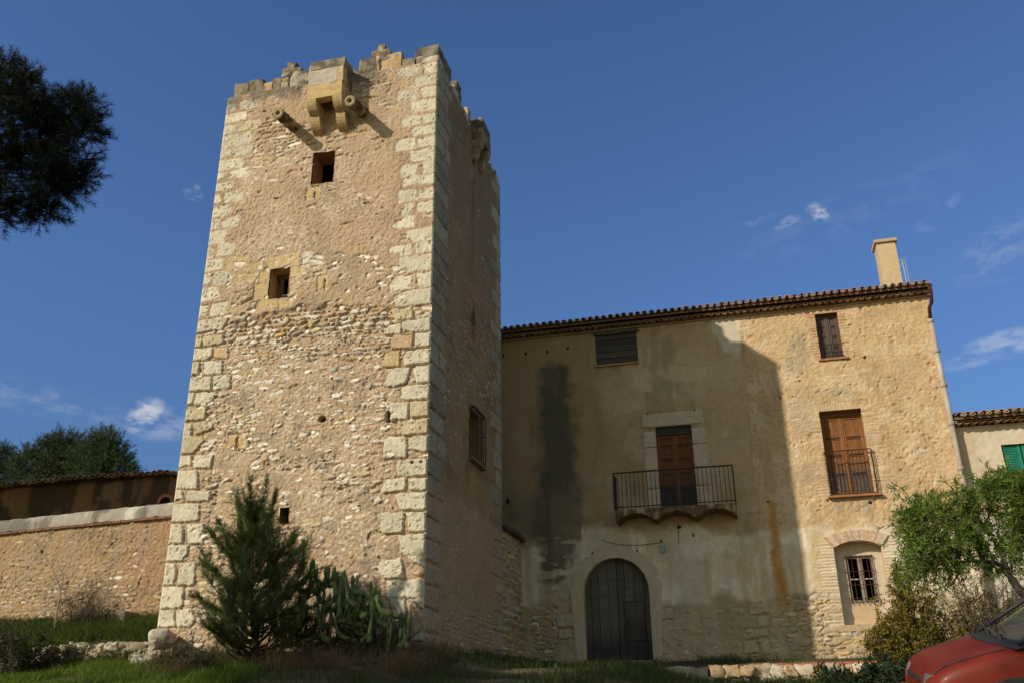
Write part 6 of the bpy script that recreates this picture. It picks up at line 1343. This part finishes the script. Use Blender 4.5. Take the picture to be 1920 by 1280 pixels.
# =================================================================== CAR
car = empty('parked_car', (1.34, 9.72, 0), 'red hatchback parked at the bottom right corner, nose to the left', 'car')
car['_base'] = (0, 0, 0)
MRED, t_, b_ = nodes('faded red paint'); b_.inputs['Roughness'].default_value = .5; b_.inputs['Specular IOR Level'].default_value = .3; b_.inputs['Coat Weight'].default_value = .06; b_.inputs['Coat Roughness'].default_value = .18
n1 = N(t_, 'ShaderNodeTexNoise'); n1.inputs['Scale'].default_value = 3; n1.inputs['Detail'].default_value = 6; cr_ = N(t_, 'ShaderNodeValToRGB'); e_ = cr_.color_ramp.elements; e_[0].position = .3; e_[0].color = (.125, .010, .005, 1); e_[1].position = .75; e_[1].color = (.19, .022, .009, 1)
g_ = N(t_, 'ShaderNodeTexCoord'); t_.links.new(g_.outputs['Object'], n1.inputs['Vector']); t_.links.new(n1.outputs['Fac'], cr_.inputs['Fac']); t_.links.new(cr_.outputs[0], b_.inputs['Base Color'])
MPLAS = mat_noise('black trim', (.018, .018, .02), (.03, .03, .032), 20, .6, 80, .001, .4)
MRUB = mat_noise('tyre rubber', (.012, .012, .012), (.025, .025, .025), 20, .85, 60, .002)
MGL, t_, b_ = nodes('window glass'); b_.inputs['Base Color'].default_value = (.55, .66, .58, 1); b_.inputs['Roughness'].default_value = .05; b_.inputs['Transmission Weight'].default_value = .92; b_.inputs['IOR'].default_value = 1.05; b_.inputs['Specular IOR Level'].default_value = .9
MLAMP, t_, b_ = nodes('headlight glass'); b_.inputs['Base Color'].default_value = (.22, .23, .235, 1); b_.inputs['Roughness'].default_value = .22; b_.inputs['Metallic'].default_value = .4
MCHR, t_, b_ = nodes('wheel metal'); b_.inputs['Base Color'].default_value = (.4, .4, .41, 1); b_.inputs['Metallic'].default_value = .8; b_.inputs['Roughness'].default_value = .35
def cobj(o, parent): o.parent = parent; o.matrix_parent_inverse = Matrix.Identity(4); return o
HWID = .80
ST_ = [  # x, half width, bottom, side crease z, hood edge z, centre z
    (.00, .60, .30, .40, .50, .52), (.03, .68, .24, .42, .56, .585), (.08, .735, .22, .46, .625, .66), (.16, .765, .21, .50, .685, .725), (.30, .785, .20, .54, .735, .78), (.50, .795, .20, .58, .79, .84), (.66, .80, .20, .61, .83, .875), (.80, .80, .20, .63, .855, .885),
    (1.10, .80, .20, .64, .865, .89), (1.8, .80, .20, .64, .875, .89), (2.6, .80, .20, .65, .88, .89), (3.3, .79, .22, .66, .88, .89), (3.6, .75, .24, .62, .86, .87), (3.72, .70, .30, .55, .80, .82), (3.76, .62, .34, .5, .7, .72)]
def ring_(s):
    x, w, zb, zs, ze, zc = s; R = [(0, zb), (w*.5, zb), (w*.9, zb+.01), (w*.985, zb+.10), (w, zs-.10), (w, zs), (w*.985, (zs+ze)/2+.01), (w*.955, ze-.045), (w*.905, ze-.010), (w*.82, ze+.006), (w*.62, ze*.45+zc*.55), (w*.3, zc-.008)]
    L_ = [(y, z) for y, z in R]; return [(x, y, z) for y, z in L_]+[(x, 0, zc)]+[(x, -y, z) for y, z in L_[::-1][:-1]]
m = MB(); rings = [ring_(s) for s in ST_]; nr = len(rings[0]); V = [p for r__ in rings for p in r__]
Fc = [(i*nr+k, i*nr+(k+1) % nr, (i+1)*nr+(k+1) % nr, (i+1)*nr+k) for i in range(len(rings)-1) for k in range(nr)]+[tuple(range(nr)), tuple(range((len(rings)-1)*nr, len(rings)*nr))]
m.add(V, Fc); body = cobj(m.build('body', MRED, None, True), car); sb = body.modifiers.new('s', 'SUBSURF'); sb.levels = sb.render_levels = 2
for s_ in (-1, 1):
    m = MB(); m.tube([(x, s_*w*.84, ze+.004) for x, w, zb, zs, ze, zc in ST_[2:7]], .0055, 5); cobj(m.build('bonnet_seam', MPLAS), car)
    m = MB(); m.tube([(.30, s_*.787, .535), (.80, s_*.803, .625), (1.6, s_*.803, .64), (3.2, s_*.795, .655)], .007, 5); cobj(m.build('side_moulding', MPLAS), car)
# cabin
def cab(z, k): return None
base_ = [(1.0, .70), (3.62, .68)]; 
W0, W1_ = (.78, .895, .71), (1.52, 1.37, .58); Rr0, Rr1 = (2.95, 1.36, .57), (3.60, .90, .66)
m = MB(); m.box((W1_[0]-.02, -.58, 1.345), (2.98, .58, 1.385), None, .018)
cobj(m.build('roof', MRED, None, True), car); m = MB()
for s_ in (-1, 1):
    m = MB()
    for a, b in (((W0[0]-.02, s_*W0[2], W0[1]-.02), (W1_[0], s_*W1_[2], W1_[1])), ((Rr1[0], s_*Rr1[2], Rr1[1]), (Rr0[0], s_*Rr0[2], Rr0[1])), ((2.2, s_*.705, .87), (2.28, s_*.585, 1.36))): m = MB(); m.tube([a, b], .018, 8); cobj(m.build('pillar', MPLAS, None, True), car)
def pane(name, q, th=.006):
    m = MB(); q = [np.array(p, float) for p in q]; n = np.cross(q[1]-q[0], q[2]-q[0]); n /= np.linalg.norm(n); m.add(q+[p+n*th for p in q], [(0, 1, 2, 3), (7, 6, 5, 4), (0, 4, 5, 1), (1, 5, 6, 2), (2, 6, 7, 3), (3, 7, 4, 0)]); return cobj(m.build(name, MGL), car)
# bowed windscreen
m = MB(); nx_, nz2 = 12, 6; V = []
for j in range(nz2+1):
    for i in range(nx_+1):
        t = j/nz2; s_ = i/nx_*2-1; hw = W0[2]+(W1_[2]-W0[2])*t; bow = .20*(1-t*.5)*s_*s_
        V.append((W0[0]-.06+(W1_[0]-W0[0]+.04)*t+bow*.8, s_*hw, W0[1]+(W1_[1]-W0[1])*t-.01))
m.add(V, [(j*(nx_+1)+i, j*(nx_+1)+i+1, (j+1)*(nx_+1)+i+1, (j+1)*(nx_+1)+i) for j in range(nz2) for i in range(nx_)]); ws = cobj(m.build('windscreen', MGL, None, True), car)
for s_ in (-1, 1):
    pane('side_window', [(.95, s_*.712, .89), (2.2, s_*.712, .89), (2.2, s_*.60, 1.345), (1.54, s_*.60, 1.345)]); pane('side_window', [(2.28, s_*.712, .89), (3.5, s_*.685, .90), (2.96, s_*.59, 1.345), (2.28, s_*.60, 1.345)])
pane('rear_window', [(3.60, -.62, .92), (3.60, .62, .92), (2.99, .53, 1.34), (2.99, -.53, 1.34)])
# cowl, wipers
m = MB(); V = []
for i in range(13):
    s_ = i/12*2-1; bow = .16*s_*s_; zc_ = .893-.022*s_*s_; V += [(.58+bow*.9, s_*.76, zc_-.022), (.76+bow*.9, s_*.755, zc_+.004)]
m.add(V, [(2*i, 2*i+2, 2*i+3, 2*i+1) for i in range(12)]); cw = m.build('cowl', MPLAS, None, True); cw.modifiers.new('t', 'SOLIDIFY').thickness = .02; cobj(cw, car)
m = MB()
for (ya, yb3, x_) in ((-.35, .20, .71), (.12, .62, .72)):
    m.tube([(x_, ya, .915), (x_+.03, (ya+yb3)/2, .935), (x_+.10, yb3, .955)], .009, 5); m.tube([(x_+.05, ya+.05, .93), (x_+.14, yb3+.05, .965)], .006, 4); m.tube([(x_, ya, .88), (x_, ya, .93)], .022, 8)
cobj(m.build('wiper', MPLAS), car)
m = MB(); m.tube([(.72, .55, .90), (.80, .56, 1.10)], .005, 5); cobj(m.build('aerial', MPLAS), car)
for s_ in (-1, 1):
    m = MB(); y0_, y1_ = sorted((s_*.40, s_*.70)); pr_ = []
    for k in range(7):
        t = k/6; y_ = s_*(.40+.345*t); xo = .012+.05*t**2+.09*max(0, t-.7)**1.3*4; xo -= .014; m_ = [(xo+.004, y_, .50), (xo+.018, y_, .545), (xo+.045+.02*t, y_, .615)]; pr_.append(m_)
    V = [p for q in pr_ for p in q]; m.add(V, [(3*k+j, 3*k+3+j, 3*k+4+j, 3*k+1+j) for k in range(6) for j in range(2)]); hl = m.build('headlight', MLAMP, None, True); so = hl.modifiers.new('t', 'SOLIDIFY'); so.thickness = .06; cobj(hl, car)
m = MB(); m.box((-.006, -.30, .53), (.06, .30, .562), None, .01); cobj(m.build('grille', MPLAS), car)
m = MB(); m.box((-.05, -.66, .27), (.10, .66, .41), None, .04); cobj(m.build('bumper', MRED, None, True), car)
m = MB(); m.box((3.70, -.66, .27), (3.82, .66, .41), None, .04); cobj(m.build('bumper', MRED, None, True), car)
for x_ in (.70, 3.05):
    for s_ in (-1, 1):
        m = MB(); m.tube([(x_, s_*.66, .285), (x_, s_*.68, .285), (x_, s_*.80, .285), (x_, s_*.82, .285)], [.26, .285, .285, .26], 28); wh = cobj(m.build('wheel', MRUB, None, True), car)
        m = MB(); m.tube([(x_, s_*.80, .285), (x_, s_*.826, .285)], [.17, .155], 24); o = m.build('rim', MCHR, None, True); o.parent = wh
        m = MB(); V = []
        for k in range(15):
            a = math.pi*k/14; V += [(x_+.335*math.cos(a), s_*.806, .285+.335*math.sin(a)), (x_+.27*math.cos(a), s_*.803, .285+.27*math.sin(a))]
        m.add(V, [(2*k, 2*k+1, 2*k+3, 2*k+2) for k in range(14)]); wa = m.build('wheel_arch', MPLAS); wa.modifiers.new('t', 'SOLIDIFY').thickness = .02; cobj(wa, car)
m = MB(); m.box((.95, -.62, .70), (1.3, .62, .88), None, .05)
cobj(m.build('dashboard', MPLAS, None, True), car)
for y_ in (-.36, .36):
    m = MB(); m.box((1.95, y_-.25, .45), (2.45, y_+.25, .66), None, .06).box((2.38, y_-.24, .6), (2.56, y_+.24, 1.12), None, .06).box((2.42, y_-.13, 1.13), (2.54, y_+.13, 1.30), None, .04); cobj(m.build('seat', MPLAS, None, True), car)
m = MB(); m.tube([(1.42+.10*math.sin(a)*.5, -.36+.18*math.cos(a), .90+.17*math.sin(a)) for a in np.linspace(0, 2*math.pi, 21)], .014, 6); cobj(m.build('steering_wheel', MPLAS, None, True), car)
car.location = (1.40, 9.72, 1.43); car.rotation_euler = (R_(9), R_(1.0), 0)
# ------------------------------------------------------------------ tidy
for o in bpy.data.objects:
    if '_base' in o.keys(): del o['_base']
